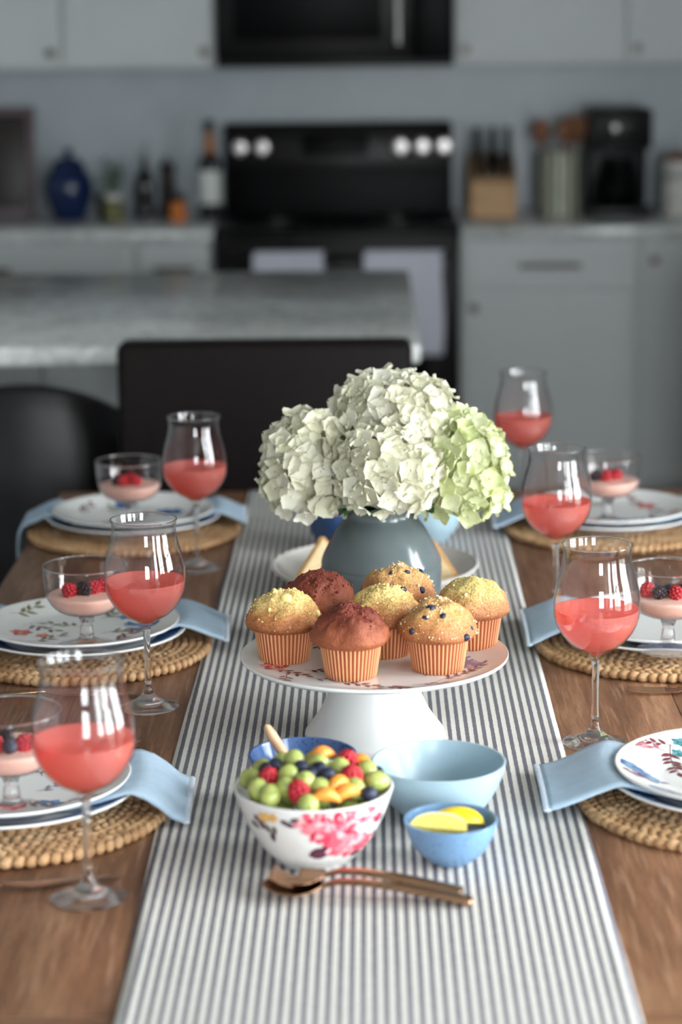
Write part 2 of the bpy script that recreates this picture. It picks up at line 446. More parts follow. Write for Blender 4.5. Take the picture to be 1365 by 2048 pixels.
def muffin_mat(name, side, mid, topc, specks=None):
    t = NT(name); tc = t.n('ShaderNodeTexCoord'); sp = t.n('ShaderNodeSeparateXYZ'); t.l(tc.outputs['Object'], sp.inputs[0])
    n = t.noise(t.coord(), 55, 4, .6); f = t.noise(t.coord(), 420, 3, .6)
    h = t.math('ADD', t.math('MULTIPLY', t.math('SUBTRACT', sp.outputs[2], .036), 1 / .042), t.math('MULTIPLY', t.math('SUBTRACT', n, .5), .55))
    c = t.ramp(h, [(.0, lin(side)), (.42, lin(mid)), (.85, lin(topc))])
    c = t.mix(t.ramp(f, [(.38, (.55, .55, .55)), (.55, (0, 0, 0))]), c, lin(tuple(int(q * .7) for q in side)))
    if specks:
        s2 = t.noise(t.coord(), 700, 1); c = t.mix(t.ramp(s2, [(.66, (0, 0, 0)), (.7, (.9, .9, .9))]), c, lin(specks))
    return t.end(t.bsdf(c, .62, 0, t.bump(f, .7, .002)))
M['muf_yellow'] = muffin_mat('crumb_muffin_crust', (152, 84, 46), (190, 120, 68), (234, 204, 128))
M['muf_red'] = muffin_mat('red_velvet_muffin_crust', (164, 90, 50), (148, 74, 44), (114, 46, 30))
M['muf_blue'] = muffin_mat('blueberry_muffin_crust', (162, 94, 52), (200, 132, 78), (222, 172, 108))
M['muf_poppy'] = muffin_mat('poppy_muffin_crust', (168, 100, 62), (206, 146, 94), (230, 208, 128), (60, 44, 36))
M['streusel'] = P('streusel_crumb', (240, 214, 140), .7, var=.12, vscale=200)
M['sugar'] = P('coarse_sugar', (238, 218, 180), .45, var=.1, vscale=300)
M['red_crumb'] = P('red_velvet_crumb', (112, 40, 30), .75, var=.25, vscale=300)
M['knit'] = P('stone_patio', (120, 124, 112), .9, var=.15, vscale=2)

# ================================================================== the room
XL, XR, YF, YB, ZC = -3.2, WX, -2.5, 7.8, 2.6
def struct(o): return tag(o, kind='structure')
struct(MB().box(XL - .1, XR + .1, YF - .1, YB + .1, -.05, 0).build('floor', M['floor_wood'], smooth=False))
struct(MB().box(XL - .1, XR + .1, YF - .1, YB + .1, ZC, ZC + .08).build('ceiling', M['ceiling'], smooth=False))
struct(MB().box(XL - .1, XR + .1, YB, YB + .1, 0, ZC).build('wall_back', M['backsplash'], smooth=False))
struct(MB().box(XL - .1, XL, YF, YB, 0, ZC).build('wall_left', M['wall'], smooth=False))
w = MB()
edges = [YF] + [e for s in WINDOWS for e in s] + [YB]
w.box(XR, XR + .12, YF, YB, 0, WZ0); w.box(XR, XR + .12, YF, YB, WZ1, ZC)
for i in range(0, len(edges), 2): w.box(XR, XR + .12, edges[i], edges[i + 1], WZ0, WZ1)
struct(w.build('wall_right', M['wall'], smooth=False))
w = MB()
w.box(XL, XR, YF - .12, YF, 0, WZ0); w.box(XL, XR, YF - .12, YF, WZ1, ZC)
w.box(XL, FRONT_WINDOW[0], YF - .12, YF, WZ0, WZ1); w.box(FRONT_WINDOW[1], XR, YF - .12, YF, WZ0, WZ1)
struct(w.build('wall_front', M['wall'], smooth=False))
struct(MB().box(XR + .15, 14, -12, 14, -.4, -.3).build('ground', M['knit'], smooth=False))
def make_window(name, a0, a1, axis):
    # a0..a1 along the wall, built in local u (along), d (through wall), z
    def bx(mb, u0, u1, d0, d1, z0, z1):
        if axis == 'x': mb.box(XR + d0, XR + d1, u0, u1, z0, z1)
        else: mb.box(u0, u1, YF - d1, YF - d0, z0, z1)
    t = struct(link(name, None))
    f = MB()
    for u0, u1, z0, z1 in ((a0, a0 + .05, WZ0, WZ1), (a1 - .05, a1, WZ0, WZ1), (a0, a1, WZ0, WZ0 + .05), (a0, a1, WZ1 - .05, WZ1)):
        bx(f, u0, u1, .03, .11, z0, z1)
    f.build('frame', M['cabinet'], t, smooth=False)
    mid = (a0 + a1) / 2; zs = [WZ0 + .05, (WZ0 + WZ1) / 2, WZ1 - .05]
    m = MB(); bx(m, mid - .03, mid + .03, .04, .1, WZ0 + .05, WZ1 - .05); m.build('mullion', M['cabinet'], t, smooth=False)
    m = MB(); bx(m, a0 + .05, a1 - .05, .05, .09, zs[1] - .012, zs[1] + .012); m.build('muntin', M['cabinet'], t, smooth=False)
    for u0, u1 in ((a0 + .05, mid - .03), (mid + .03, a1 - .05)):
        for k in range(2):
            p = MB(); bx(p, u0, u1, .066, .072, zs[k], zs[k + 1]); p.build('pane', M['pane'], t, smooth=False)
    s = MB(); bx(s, a0 - .04, a1 + .04, -.05, .03, WZ0 - .03, WZ0); s.build('sill', M['cabinet'], t, smooth=False)
for i, (a, b) in enumerate(WINDOWS): make_window('window_%d' % (i + 1), a, b, 'x')
make_window('window_4', *FRONT_WINDOW, 'y')

# ================================================================== kitchen
def shaker(x0, x1, z0, z1, y, mat, name, parent, rail=.06):
    """door or drawer front facing the camera, its back at y"""
    d = MB(); g = .003
    x0 += g; x1 -= g; z0 += g; z1 -= g
    d.box(x0, x1, y - .012, y, z0, z1)
    for a, b, c, e in ((x0, x0 + rail, z0, z1), (x1 - rail, x1, z0, z1), (x0 + rail, x1 - rail, z0, z0 + rail), (x0 + rail, x1 - rail, z1 - rail, z1)):
        d.box(a, b, y - .022, y - .012, c, e)
    return d.build(name, mat, parent, smooth=False)
def knob(parent, x, y, z):
    prof = [(0, 0), (.006, 0), (.006, .012), (.014, .016), (.016, .024), (.011, .03), (0, .031)]
    k = MB().lathe(prof, 16, mtx=Matrix.Rotation(pi / 2, 4, 'X')); return k.build('knob', M['nickel'], parent, loc=(x, y, z))
def bar_handle(parent, x0, x1, y, z):
    k = MB(); k.tube([(x0, y - .03, z), (x1, y - .03, z)], .008, 10)
    for x in (x0 + .02, x1 - .02): k.tube([(x, y, z), (x, y - .03, z)], .006, 8)
    return k.build('handle', M['nickel'], parent)
UY, UZ = 7.47, 1.40
def upper(x0, x1, doors, label):
    t = thing('upper_cabinet', label, 'cabinet', ((x0 + x1) / 2, UY, UZ)); ox, oy, oz = t.location
    MB().box(x0 - ox + .001, x1 - ox - .001, 0, YB - .002 - oy, 0, 2.3 - oz).build('body', M['cabinet'], t, smooth=False)
    for a, b, ks in doors:
        d = shaker(a - ox, b - ox, .012, 2.29 - oz, 0, M['cabinet'], 'door', t)
        kx = (b - .03 if ks > 0 else a + .03) - ox
        knob(d, kx, -.022, .05)
    return t
upper(-1.46, -.975, [(-1.455, -.98, 1)], 'white shaker wall cabinet with one door above the navy jar')
upper(-.975, -.485, [(-.97, -.49, 1)], 'white shaker wall cabinet with one door beside the microwave, above the wine bottle')
upper(.275, .82, [(.28, .815, -1)], 'white shaker wall cabinet above the knife block')
upper(.82, 1.4, [(.825, 1.395, -1)], 'white shaker wall cabinet above the coffee maker and canister')
# soffit
struct(MB().box(XL, XR, UY - .02, YB, 2.3, ZC).build('trim_1', M['wall'], smooth=False))

# microwave
t = thing('microwave', 'black steel microwave hung over the range', 'microwave', (-.105, 7.42, 1.40))
MB().rbox(-.376, .376, 0, .37, 0, .42, .006).build('body', M['black_steel'], t, angle=30)
d = MB().rbox(-.376, .24, -.03, 0, .025, .415, .006).build('door', M['black_steel'], t, angle=30)
MB().rbox(-.32, .15, -.034, -.028, .085, .37, .003).build('door_glass', M['black_glass'], d, angle=30)
k = MB(); k.tube([(.2, -.065, .07), (.2, -.065, .38)], .011, 12)
for z in (.09, .36): k.tube([(.2, -.065, z), (.2, -.03, z)], .008, 8)
k.build('handle', M['steel'], d)
c = MB().rbox(.245, .376, -.03, 0, .025, .415, .004).build('control_panel', M['black_glass'], t, angle=30)
MB().rbox(.265, .356, -.033, -.029, .35, .39, .002).build('display', M['black_plastic'], c, angle=30)
MB().rbox(-.376, .376, -.028, 0, .0, .022, .004).build('vent_grille', M['black_steel'], t, angle=30)

# range
RX0, RX1 = -.482, .278
t = thing('range', 'black stainless freestanding range with raised control panel', 'range', (-.102, 7.13, 0))
hw = .379
MB().rbox(-hw, hw, 0, .62, .1, .90, .004).build('body', M['black_steel'], t, angle=30)
MB().rbox(-hw, hw, -.02, .55, .9, .915, .004).build('cooktop', M['black_glass'], t, angle=30)
for bx_, by_, br_ in ((-.19, .14, .1), (.19, .14, .085), (-.19, .4, .075), (.19, .4, .1)):
    b = MB(); b.lathe([(br_ - .006, 0), (br_, 0), (br_, .0008), (br_ - .006, .0008)], 36); b.build('burner_ring', M['steel'], t, loc=(bx_, by_, .9152))
bgd = MB(); mt = Matrix.Translation((0, .6, .9)) @ Matrix.Rotation(radians(-6), 4, 'X')
bgd.rbox(-hw, hw, -.05, .03, 0, .31, .008, 3, mtx=mt); bg_o = bgd.build('backguard', M['black_glass'], t, angle=30)
MB().rbox(-hw + .004, hw - .004, -.056, -.048, .16, .3, .004, mtx=mt).build('control_panel', M['black_steel'], bg_o, angle=30)
MB().rbox(-.12, .1, -.06, -.054, .2, .27, .002, mtx=mt).build('display', M['black_glass'], bg_o, angle=30)
for kx in (-.325, -.252, .208, .279, .35):
    pf = [(0, 0), (.026, 0), (.026, .006), (.021, .01), (.019, .028), (0, .03)]
    kb = MB().lathe(pf, 24, mtx=Matrix.Rotation(pi / 2, 4, 'X')); kb.box(-.004, .004, -.034, -.028, -.016, .016)
    kb.build('control_knob', M['knob_steel'], bg_o, loc=mt @ Vector((kx, -.056, .228)))
od = MB().rbox(-hw, hw, -.035, 0, .27, .88, .008).build('oven_door', M['black_steel'], t, angle=30)
MB().rbox(-.28, .28, -.04, -.033, .4, .72, .004).build('door_glass', M['black_glass'], od, angle=30)
k = MB(); k.tube([(-.35, -.085, .835), (.35, -.085, .835)], .012, 12)
for x in (-.33, .33): k.tube([(x, -.085, .835), (x, -.03, .835)], .009, 8)
k.build('handle', M['black_steel'], od)
MB().rbox(-hw, hw, -.03, 0, .1, .26, .006).build('drawer', M['black_steel'], t, angle=30)

def towel(x0, x1, zb_front, zb_back, label):
    n = 26; ny, zc = 7.13 - .085, .835
    path = []
    r = .0165
    for k in range(10): path.append((ny - r, zb_front + (zc - zb_front) * k / 10))
    for k in range(9):
        a = pi - pi * k / 8; path.append((ny + r * cos(a), zc + r * sin(a)))
    for k in range(1, 8): path.append((ny + r, zc + (zb_back - zc) * k / 7))
    L = len(path)
    def fn(u, v, off=0):
        i = min(int(v * (L - 1)), L - 1); y, z = path[i]
        w_ = .004 * sin(u * 9 + i * .1) * min(1, abs(z - zc) * 8) * (1 if i < 12 else 0)
        return (x0 + (x1 - x0) * u + .004 * sin(i * .5), y - abs(w_) - off, z)
    m = MB(); m.grid(lambda u, v: fn(u, v), n, L)
    o = m.build('dish_towel', M['towel'], angle=None)
    s = o.modifiers.new('thick', 'SOLIDIFY'); s.thickness = .003; s.offset = 0
    return tag(o, label, 'towel')
towel(-.355, -.14, .45, .6, 'white cotton dish towel on oven handle, on the bottle side')
towel(-.015, .225, .53, .6, 'white cotton dish towel on oven handle, on the knife block side')

# base cabinets
CY, CZ = 7.15, .875
def base(x0, x1, label, kind):
    t = thing('base_cabinet', label, 'cabinet', ((x0 + x1) / 2, CY, 0)); ox = t.location.x
    a, b = x0 - ox + .001, x1 - ox - .001
    MB().box(a, b, 0, YB - CY - .002, .1, CZ).box(a, b, .06, .5, 0, .1).build('body', M['cabinet'], t, smooth=False)
    if kind == 'drawer_door':
        d = shaker(a + .01, b - .01, .725, .865, 0, M['cabinet'], 'drawer', t, .035); bar_handle(d, -.095, .095, -.022, .795)
        d = shaker(a + .01, b - .01, .11, .718, 0, M['cabinet'], 'door', t); knob(d, a + .04, -.022, .665)
    elif kind == 'door':
        d = shaker(a + .01, b - .01, .11, .865, 0, M['cabinet'], 'door', t); knob(d, a + .045, -.022, .81)
    else:
        d = shaker(a + .01, b - .01, .725, .865, 0, M['cabinet'], 'drawer', t, .035); bar_handle(d, -.06, .06, -.022, .795)
        d = shaker(a + .01, b - .01, .11, .718, 0, M['cabinet'], 'door', t); knob(d, b - .04, -.022, .665)
    return t
base(-1.62, -.73, 'white base cabinet under the navy jar', 'left')
base(-.73, -.485, 'narrow white base cabinet beside the range, under the wine bottle', 'left')
base(.282, .835, 'white base cabinet with drawer bar handle under the knife block', 'drawer_door')
base(.835, 1.45, 'white base cabinet with full height door under the coffee maker', 'door')
o = MB().rbox(-1.66, -.484, CY - .03, YB, CZ, .915, .006).build('countertop', M['granite'], angle=30)
tag(o, 'grey speckled granite countertop beside the range under the bottles and navy jar', 'countertop')
o = MB().rbox(.281, 1.5, CY - .03, YB, CZ, .915, .006).build('countertop', M['granite'], angle=30)
tag(o, 'grey speckled granite countertop under knife block and coffee maker', 'countertop')
CT = .915

# ---- things on the counters
t = thing('wine_bottle', 'dark bottle with white label and amber neck beside the range', 'bottle', (-.515, 7.5, CT))
bp = smooth_prof([(.034, .003), (.0375, .012), (.0375, .16), (.035, .185), (.018, .215), (.0145, .235), (.0145, .29)], 5)
MB().lathe([(0, .003)] + bp + [(0, .291)], 28).build('bottle_body', M['dark_bottle'], t)
MB().lathe([(.0379, .05), (.0382, .052), (.0382, .155), (.0379, .157)], 28).build('label', M['label_paper'], t)
MB().lathe([(.0205, .212), (.0152, .236), (.0152, .278), (.0146, .28)], 24).build('neck_foil', M['amber'], t)
MB().lathe([(0, .291), (.016, .291), (.016, .318), (0, .32)], 24).build('stopper', M['black_plastic'], t)

t = thing('lidded_jar', 'round navy blue glazed jar with lid on the counter', 'jar', (-.975, 7.5, CT))
MB().lathe([(0, 0)] + smooth_prof([(.045, 0), (.06, .03), (.078, .09), (.072, .14), (.05, .17)], 6) + [(0, .17)], 32).build('jar_body', M['navy_jar'], t)
MB().lathe(smooth_prof([(.055, .168), (.05, .185), (.03, .2), (.01, .204), (.012, .212), (.016, .222), (.01, .23), (0, .232)], 4), 28).build('lid', M['navy_jar'], t)

t = thing('leaning_tray', 'mauve grey wooden tray leaning on the backsplash', 'tray', (-1.24, 7.68, CT))
mt = Matrix.Rotation(radians(-7), 4, 'X')
MB().rbox(-.13, .13, .0, .012, .002, .36, .004, mtx=mt).build('tray_base', M['dark_wood'], t, angle=30)
for x in (-.13, .105): MB().rbox(x, x + .025, -.02, .012, .002, .36, .005, mtx=mt).build('tray_side', M['mauve_tray'], t, angle=30)
for z in (.002, .335): MB().rbox(-.105, .105, -.02, .012, z, z + .025, .005, mtx=mt).build('tray_end', M['mauve_tray'], t, angle=30)

t = thing('spice_jar', 'small olive jar with pale lid beside the navy jar', 'jar', (-.825, 7.44, CT))
MB().lathe([(0, 0)] + smooth_prof([(.03, 0), (.034, .02), (.034, .06), (.026, .07)], 4) + [(0, .07)], 24).build('jar_body', M['olive'], t)
MB().lathe([(.027, .07), (.03, .071), (.03, .088), (.027, .09), (0, .09)], 24).build('lid', M['cream_ceramic'], t)
t = thing('spice_jar', 'small orange spice jar with black lid in front of dark mill', 'jar', (-.615, 7.42, CT))
MB().lathe([(0, 0)] + smooth_prof([(.026, 0), (.028, .01), (.028, .055), (.022, .066)], 4) + [(0, .066)], 24).build('jar_body', M['spice'], t)
MB().lathe([(.024, .066), (.025, .067), (.025, .085), (.022, .087), (0, .087)], 24).build('lid', M['black_plastic'], t)
t = thing('pepper_mill', 'dark turned pepper mill behind the orange spice jar', 'pepper mill', (-.66, 7.56, CT))
MB().lathe([(0, 0)] + smooth_prof([(.033, 0), (.033, .03), (.024, .06), (.028, .1), (.02, .13)], 4) + [(0, .13)], 24).build('mill_body', M['dark_wood'], t)
MB().lathe(smooth_prof([(.018, .13), (.026, .145), (.024, .175), (.008, .185), (.009, .195), (0, .2)], 4), 24).build('mill_head', M['dark_wood'], t)
t = thing('oil_bottle', 'slim dark oil bottle with pourer between the mill and potted herb', 'bottle', (-.735, 7.58, CT))
MB().lathe([(0, 0)] + smooth_prof([(.028, .0), (.03, .01), (.03, .12), (.012, .16), (.011, .2)], 4) + [(0, .2)], 24).build('bottle_body', M['dark_bottle'], t)
MB().tube([(0, 0, .2), (0, 0, .22), (.012, -.012, .245)], [.008, .005, .003], 8).build('pourer', M['steel'], t)
# herb
t = thing('potted_herb', 'small leafy herb in a dark pot beside the navy jar', 'plant', (-.86, 7.62, CT))
MB().lathe([(0, 0)] + [(.035, 0), (.046, .075), (.043, .075), (.038, .065), (0, .065)], 24).build('pot', M['black_plastic'], t)
lm = MB()
lf = [(0, 0, 0), (.008, .012, .003), (.009, .022, .004), (0, .036, .001), (-.009, .022, .004), (-.008, .012, .003)]
lmesh = MB().add(lf, [(0, 1, 2, 3), (0, 3, 4, 5)]).mesh('leaf', M['leaf'])
stm = MB(); rr = random.Random(3)
for k in range(9):
    a = rr.uniform(0, 6.28); sp_ = rr.uniform(.01, .05); h = rr.uniform(.06, .12)
    e = Vector((cos(a) * sp_, sin(a) * sp_, .065 + h)); stm.tube([(cos(a) * .01, sin(a) * .01, .06), e * .6 + Vector((0, 0, .03)), e], .0016, 6)
    for q in range(5):
        link('leaf', lmesh, t, (e.x, e.y, e.z - q * .018), (rr.uniform(-.5, .6), 0, rr.uniform(0, 6.28)))
stm.build('stem', M['stem'], t)

# knife block
t = thing('knife_block', 'pale wooden knife block full of black handled knives', 'knife block', (.4, 7.5, CT))
kbm = Matrix.Identity(4)
v = [(-.075, -.07, 0), (.075, -.07, 0), (.075, .1, 0), (-.075, .1, 0), (-.075, -.07, .115), (.075, -.07, .115), (.075, .1, .2), (-.075, .1, .2)]
bm_ = MB().add(v, [(0, 3, 2, 1), (4, 5, 6, 7), (0, 1, 5, 4), (2, 3, 7, 6), (0, 4, 7, 3), (1, 2, 6, 5)])
o = bm_.build('block', M['block_wood'], t, smooth=False); bv = o.modifiers.new('bevel', 'BEVEL'); bv.width = .006; bv.segments = 2
dirn = Vector((0, -.5, 1)).normalized()
kmesh = MB().rbox(-.011, .011, -.008, .008, 0, .105, .004).mesh('knife_handle', M['black_plastic'])
bol = MB().rbox(-.011, .011, -.008, .008, -.012, 0, .002).mesh('bolster', M['steel'])
kn = 0
for row, (yy, n_, sc) in enumerate(((-.045, 4, .7), (.0, 3, .9), (.05, 3, 1.05))):
    for i in range(n_):
        x = (i - (n_ - 1) / 2) * (.1 / max(1, n_ - 1)); z = .115 + (yy + .07) / .17 * .085
        kt = thing('kitchen_knife', '%s black handled knife in the %s row of the wooden knife block' % (('short', 'medium', 'long')[row], ('low front', 'middle', 'tall back')[row]), 'knife', (.4 + x, 7.5 + yy, CT + z + .006), 0, '%s knives in the knife block' % ('short', 'medium', 'long')[row])
        kt.rotation_euler = (radians(20), 0, 0)
        link('knife_handle', kmesh, kt, scale=(1, 1, sc)); link('bolster', bol, kt)

# crock with utensils
t = thing('utensil_crock', 'cream and green striped utensil crock beside the coffee maker', 'crock', (.618, 7.5, CT))
op = smooth_prof([(.058, 0), (.066, .01), (.067, .19), (.068, .205)], 5); ip = shell(op, .005)
MB().lathe([(0, 0)] + op + ip[::-1] + [(0, .01)], 40).build('crock_body', M['crock'], t)
def utensil(name, x, y, lean, rz, kind, label):
    u = thing(name, label, 'utensil', (.618 + x, 7.5 + y, CT + .012), rz); u.rotation_euler = (0, lean, rz)
    MB().tube([(0, 0, 0), (0, 0, .12), (0, 0, .23)], [.006, .006, .0075], 10).build('handle', M['utensil_wood'], u)
    if kind == 'spoon': MB().ball((0, 0, .262), (.03, .008, .042), 14, 10).build('spoon_bowl', M['utensil_wood'], u)
    else: MB().rbox(-.03, .03, -.004, .004, .225, .31, .003).build('blade', M['utensil_wood'], u, angle=30)
utensil('wooden_spoon', .0, .0, radians(4), .2, 'spoon', 'wooden spoon standing upright in the striped crock')
utensil('wooden_spatula', .012, .02, radians(9), .1, 'spat', 'broad wooden spatula leaning towards the coffee maker in the crock')
utensil('wooden_spoon', -.02, .0, radians(-9), -.2, 'spoon', 'wooden spoon leaning towards the knife block in the crock')

# coffee maker
t = thing('coffee_maker', 'black drip coffee maker with glass carafe on the counter', 'coffee maker', (.805, 7.5, CT))
MB().rbox(-.1, .1, -.1, .13, 0, .035, .008).build('base', M['black_plastic'], t, angle=30)
MB().rbox(-.1, .1, .05, .13, .03, .27, .01).build('water_tank', M['black_plastic'], t, angle=30)
hd = MB().rbox(-.1, .1, -.1, .13, .215, .345, .012).build('brew_head', M['black_plastic'], t, angle=30)
MB().rbox(-.07, .07, -.104, -.098, .25, .32, .003).build('control_panel', M['black_steel'], hd, angle=30)
MB().lathe([(0, 0), (.011, 0), (.011, .008), (0, .01)], 18, mtx=Matrix.Rotation(pi / 2, 4, 'X')).build('dial', M['steel'], hd, loc=(-.02, -.104, .285))
cp = smooth_prof([(.055, .036), (.07, .06), (.072, .1), (.055, .15), (.05, .17)], 5)
ca = MB().lathe([(0, .036)] + cp + [(0, .17)], 28).build('carafe', M['black_glass'], t, loc=(0, -.02, 0))
MB().lathe([(.052, .17), (.054, .172), (.05, .19), (0, .195)], 28).build('lid', M['black_plastic'], ca)
MB().tube([(0, -.05, .165), (0, -.085, .16), (0, -.095, .12), (0, -.07, .075)], .008, 8).build('handle', M['black_plastic'], ca)

t = thing('canister', 'white ceramic canister with dark leaf print beside coffee maker', 'canister', (1.0, 7.48, CT))
MB().lathe([(0, 0)] + smooth_prof([(.045, 0), (.053, .008), (.053, .16), (.048, .175)], 5) + [(0, .175)], 32).build('canister_body', M['cream_ceramic'], t)
MB().lathe([(.049, .175), (.054, .177), (.054, .188), (.03, .196), (.008, .198), (.012, .21), (0, .214)], 28).build('lid', M['utensil_wood'], t)
pr = MB()
for k in range(40):
    a = rr.uniform(pi, 2 * pi); z = rr.uniform(.03, .15); th = rr.uniform(0, 6.28); vv = []
    for i in range(8):
        g = 2 * pi * i / 8; du = .016 * cos(g); dv = .007 * sin(g)
        aa = a + (du * cos(th) - dv * sin(th)) / .0535; zz = z + du * sin(th) + dv * cos(th); vv.append((.0536 * cos(aa), .0536 * sin(aa), zz))
    pr.add(vv, [tuple(range(8))], (52, 56, 60))
pr.build('leaf_print', M['print'], t, smooth=False)

# island
t = thing('kitchen_island', 'white kitchen island with grey veined granite top', 'island', (-1.05, 5.19, 0))
MB().rbox(-1.15, 1.15, -.69, .67, .88, .92, .008, 3).build('island_top', M['granite'], t, angle=30)
MB().box(-1.1, 1.06, -.25, .62, .08, .88).box(-1.06, 1.02, -.2, .56, 0, .08).build('body', M['cabinet'], t, smooth=False)
for i in range(3):
    a = -1.1 + i * .72; shaker(a, a + .72, .1, .86, -.25, M['cabinet'], 'panel', t, .08)

# head chair
t = thing('parsons_chair', 'tall square backed dark brown leather chair at the head of the table', 'chair', (-.195, 4.0, 0))
bk = MB().rbox(-.272, .272, .15, .24, .40, .972, .018, 4, mtx=Matrix.Translation((0, .15, .4)) @ Matrix.Rotation(radians(-2), 4, 'X') @ Matrix.Translation((0, -.15, -.4)))
bk.build('backrest', M['brown_leather'], t, angle=50)
MB().rbox(-.268, .268, -.33, .17, .38, .49, .025, 4).build('seat', M['brown_leather'], t, angle=50)
for x in (-.235, .235):
    for y in (-.29, .19):
        MB().add([(x + a * s, y + b * s, z) for z, s in ((0, .016), (.39, .024)) for a, b in ((-1, -1), (1, -1), (1, 1), (-1, 1))],
                 [(3, 2, 1, 0), (4, 5, 6, 7), (0, 1, 5, 4), (1, 2, 6, 5), (2, 3, 7, 6), (3, 0, 4, 7)]).build('leg', M['dark_wood'], t, smooth=False)

# counter stool tucked at the island, its rounded back towards the table
t = thing('counter_stool', 'black leather tub stool with a low rounded back at the island', 'stool', (-.665, 4.575, 0))
def barrel(u, v):
    b = radians(-115 + 230 * v); a = -pi / 2 + b; f = abs(v - .5) * 2
    top = .872 - .38 * f * f * (1 if f < .6 else .9)
    loop = [(.235, .4), (.232, .68), (.225, top - .04), (.232, top - .012), (.245, top), (.262, top - .008), (.272, top - .035), (.288, .76), (.296, .69), (.29, .5), (.27, .36), (.235, .4)]
    top_ = max(top, .7)
    x = u * (len(loop) - 1); i = min(int(x), len(loop) - 2); q = x - i
    r = loop[i][0] * (1 - q) + loop[i + 1][0] * q; z = min(loop[i][1], top_) * (1 - q) + min(loop[i + 1][1], top_) * q
    return (r * cos(a), r * sin(a), z)
MB().grid(barrel, 45, 61).build('backrest', M['leather'], t, angle=70)
for v_ in (0, 1):
    c = MB(); pts = [barrel(i / 44, v_) for i in range(44)]; c.add(pts, [tuple(range(44)) if v_ else tuple(range(43, -1, -1))]); c.build('arm_end', M['leather'], t, smooth=False)
MB().lathe([(0, .38), (.22, .38), (.234, .4), (.236, .58), (.228, .605), (.2, .618), (0, .62)], 48).build('seat', M['leather'], t)
MB().tube([(0, 0, .015), (0, 0, .385)], [.03, .03], 16).build('pedestal', M['black_steel'], t)
MB().lathe([(0, 0), (.2, 0), (.205, .006), (.19, .014), (.05, .026), (0, .028)], 40).build('base', M['black_steel'], t)
fr_ = MB()
fr_.tube([(.15 * cos(2 * pi * k / 32), .15 * sin(2 * pi * k / 32), .2) for k in range(33)], .009, 8)
fr_.tube([(0, 0, .2), (0, -.15, .2)], .008, 8); fr_.build('footrest', M['black_steel'], t)

# unseen peninsula, added to cast shade on the lower right cabinets
t = thing('peninsula_blocker', 'added unseen white cabinet peninsula with grey granite top, blocking window light', 'peninsula', (1.34, 5.4, 0))
MB().rbox(-.46, .555, -.36, .36, .88, .92, .008, 3).build('blocker_top', M['granite'], t, angle=30)
MB().box(-.42, .555, -.3, .32, .1, .88).box(-.38, .555, -.26, .28, 0, .1).build('body', M['cabinet'], t, smooth=False)
for i in range(2): shaker(-.42 + i * .487, .067 + i * .487, .12, .86, -.3, M['cabinet'], 'panel', t, .08)

# ================================================================== dining table
T = .75
t = thing('dining_table', 'long brown mango wood dining table with breadboard ends', 'table', (0, 2.75, 0))
TY0, TY1, HX = 1.6, 3.9, .54
n_pl = 6; pw = 2 * HX / n_pl
for i in range(n_pl):
    x0 = -HX + i * pw
    MB().rbox(x0 + .0002, x0 + pw - .0002, 1.756 - 2.75, 3.78 - 2.75, T - .042, T, .0007, 2).build('plank', M['table_wood'], t, angle=30).pass_index = (0, 4, 10, 16, 34, 38)[i]  # planks step lighter to the right, imitating light falling across the table
for a, b in ((TY0, 1.755), (3.781, TY1)):
    MB().rbox(-HX, HX, a - 2.75, b - 2.75, T - .042, T, .002, 2).build('breadboard_end', M['table_wood_x'], t, angle=30)
for x in (-.44, .42):
    MB().box(x, x + .02, -1.03, 1.03, T - .13, T - .042).build('apron', M['table_wood'], t, smooth=False)
for y in (-1.05, 1.03):
    MB().box(-.42, .42, y, y + .02, T - .13, T - .042).build('apron', M['table_wood_x'], t, smooth=False)
for x in (-.47, .39):
    for y in (-1.1, 1.02): MB().rbox(x, x + .08, y, y + .08, 0, T - .042, .006).build('leg', M['table_wood'], t, angle=30)

# runner
def runner(u, v):
    L = 2.3 + .5; s = v * L - .25
    hw_ = .2145
    x = (u * 2 - 1) * hw_ + .003 * sin(v * 7 + 1) * 1
    x += -.006 * math.exp(-((v - .33) / .15) ** 2) * (1 - u)
    if s < 0: y, z = TY0 - .006, T + .0022 + s
    elif s > 2.3: y, z = TY1 + .006, T + .0022 - (s - 2.3)
    else: y, z = TY0 - .006 + (TY1 - TY0 + .012) * s / 2.3, T + .0022
    e = max(0, abs(u - .5) * 2 - .93) / .07
    if 0 <= s <= 2.3: z += .0012 * e * (1 + sin(v * 60 + u * 4)) * .6
    return (x, y, z)
o = MB().grid(runner, 49, 141).build('table_runner', M['runner'], angle=None)
md = o.modifiers.new('thick', 'SOLIDIFY'); md.thickness = .0016; md.offset = -1
tag(o, 'grey and cream striped cotton runner down the middle of the table', 'table runner')
RT = T + .0024       # top of the runner

# ================================================================== place settings
SIDE = {'l': 'on tub stool side', 'r': 'on coffee maker side'}
ROW = {'far': 'kitchen end', 'mid': 'middle', 'near': 'end away from kitchen'}
SET = {(s, r): ((-.378 if s == 'l' else .378), y) for s in 'lr' for r, y in (('near', 2.25), ('mid', 2.87), ('far', 3.56))}
SET[('r', 'near')] = (.378, 2.268)
RZ = {'l': 0, 'r': pi}
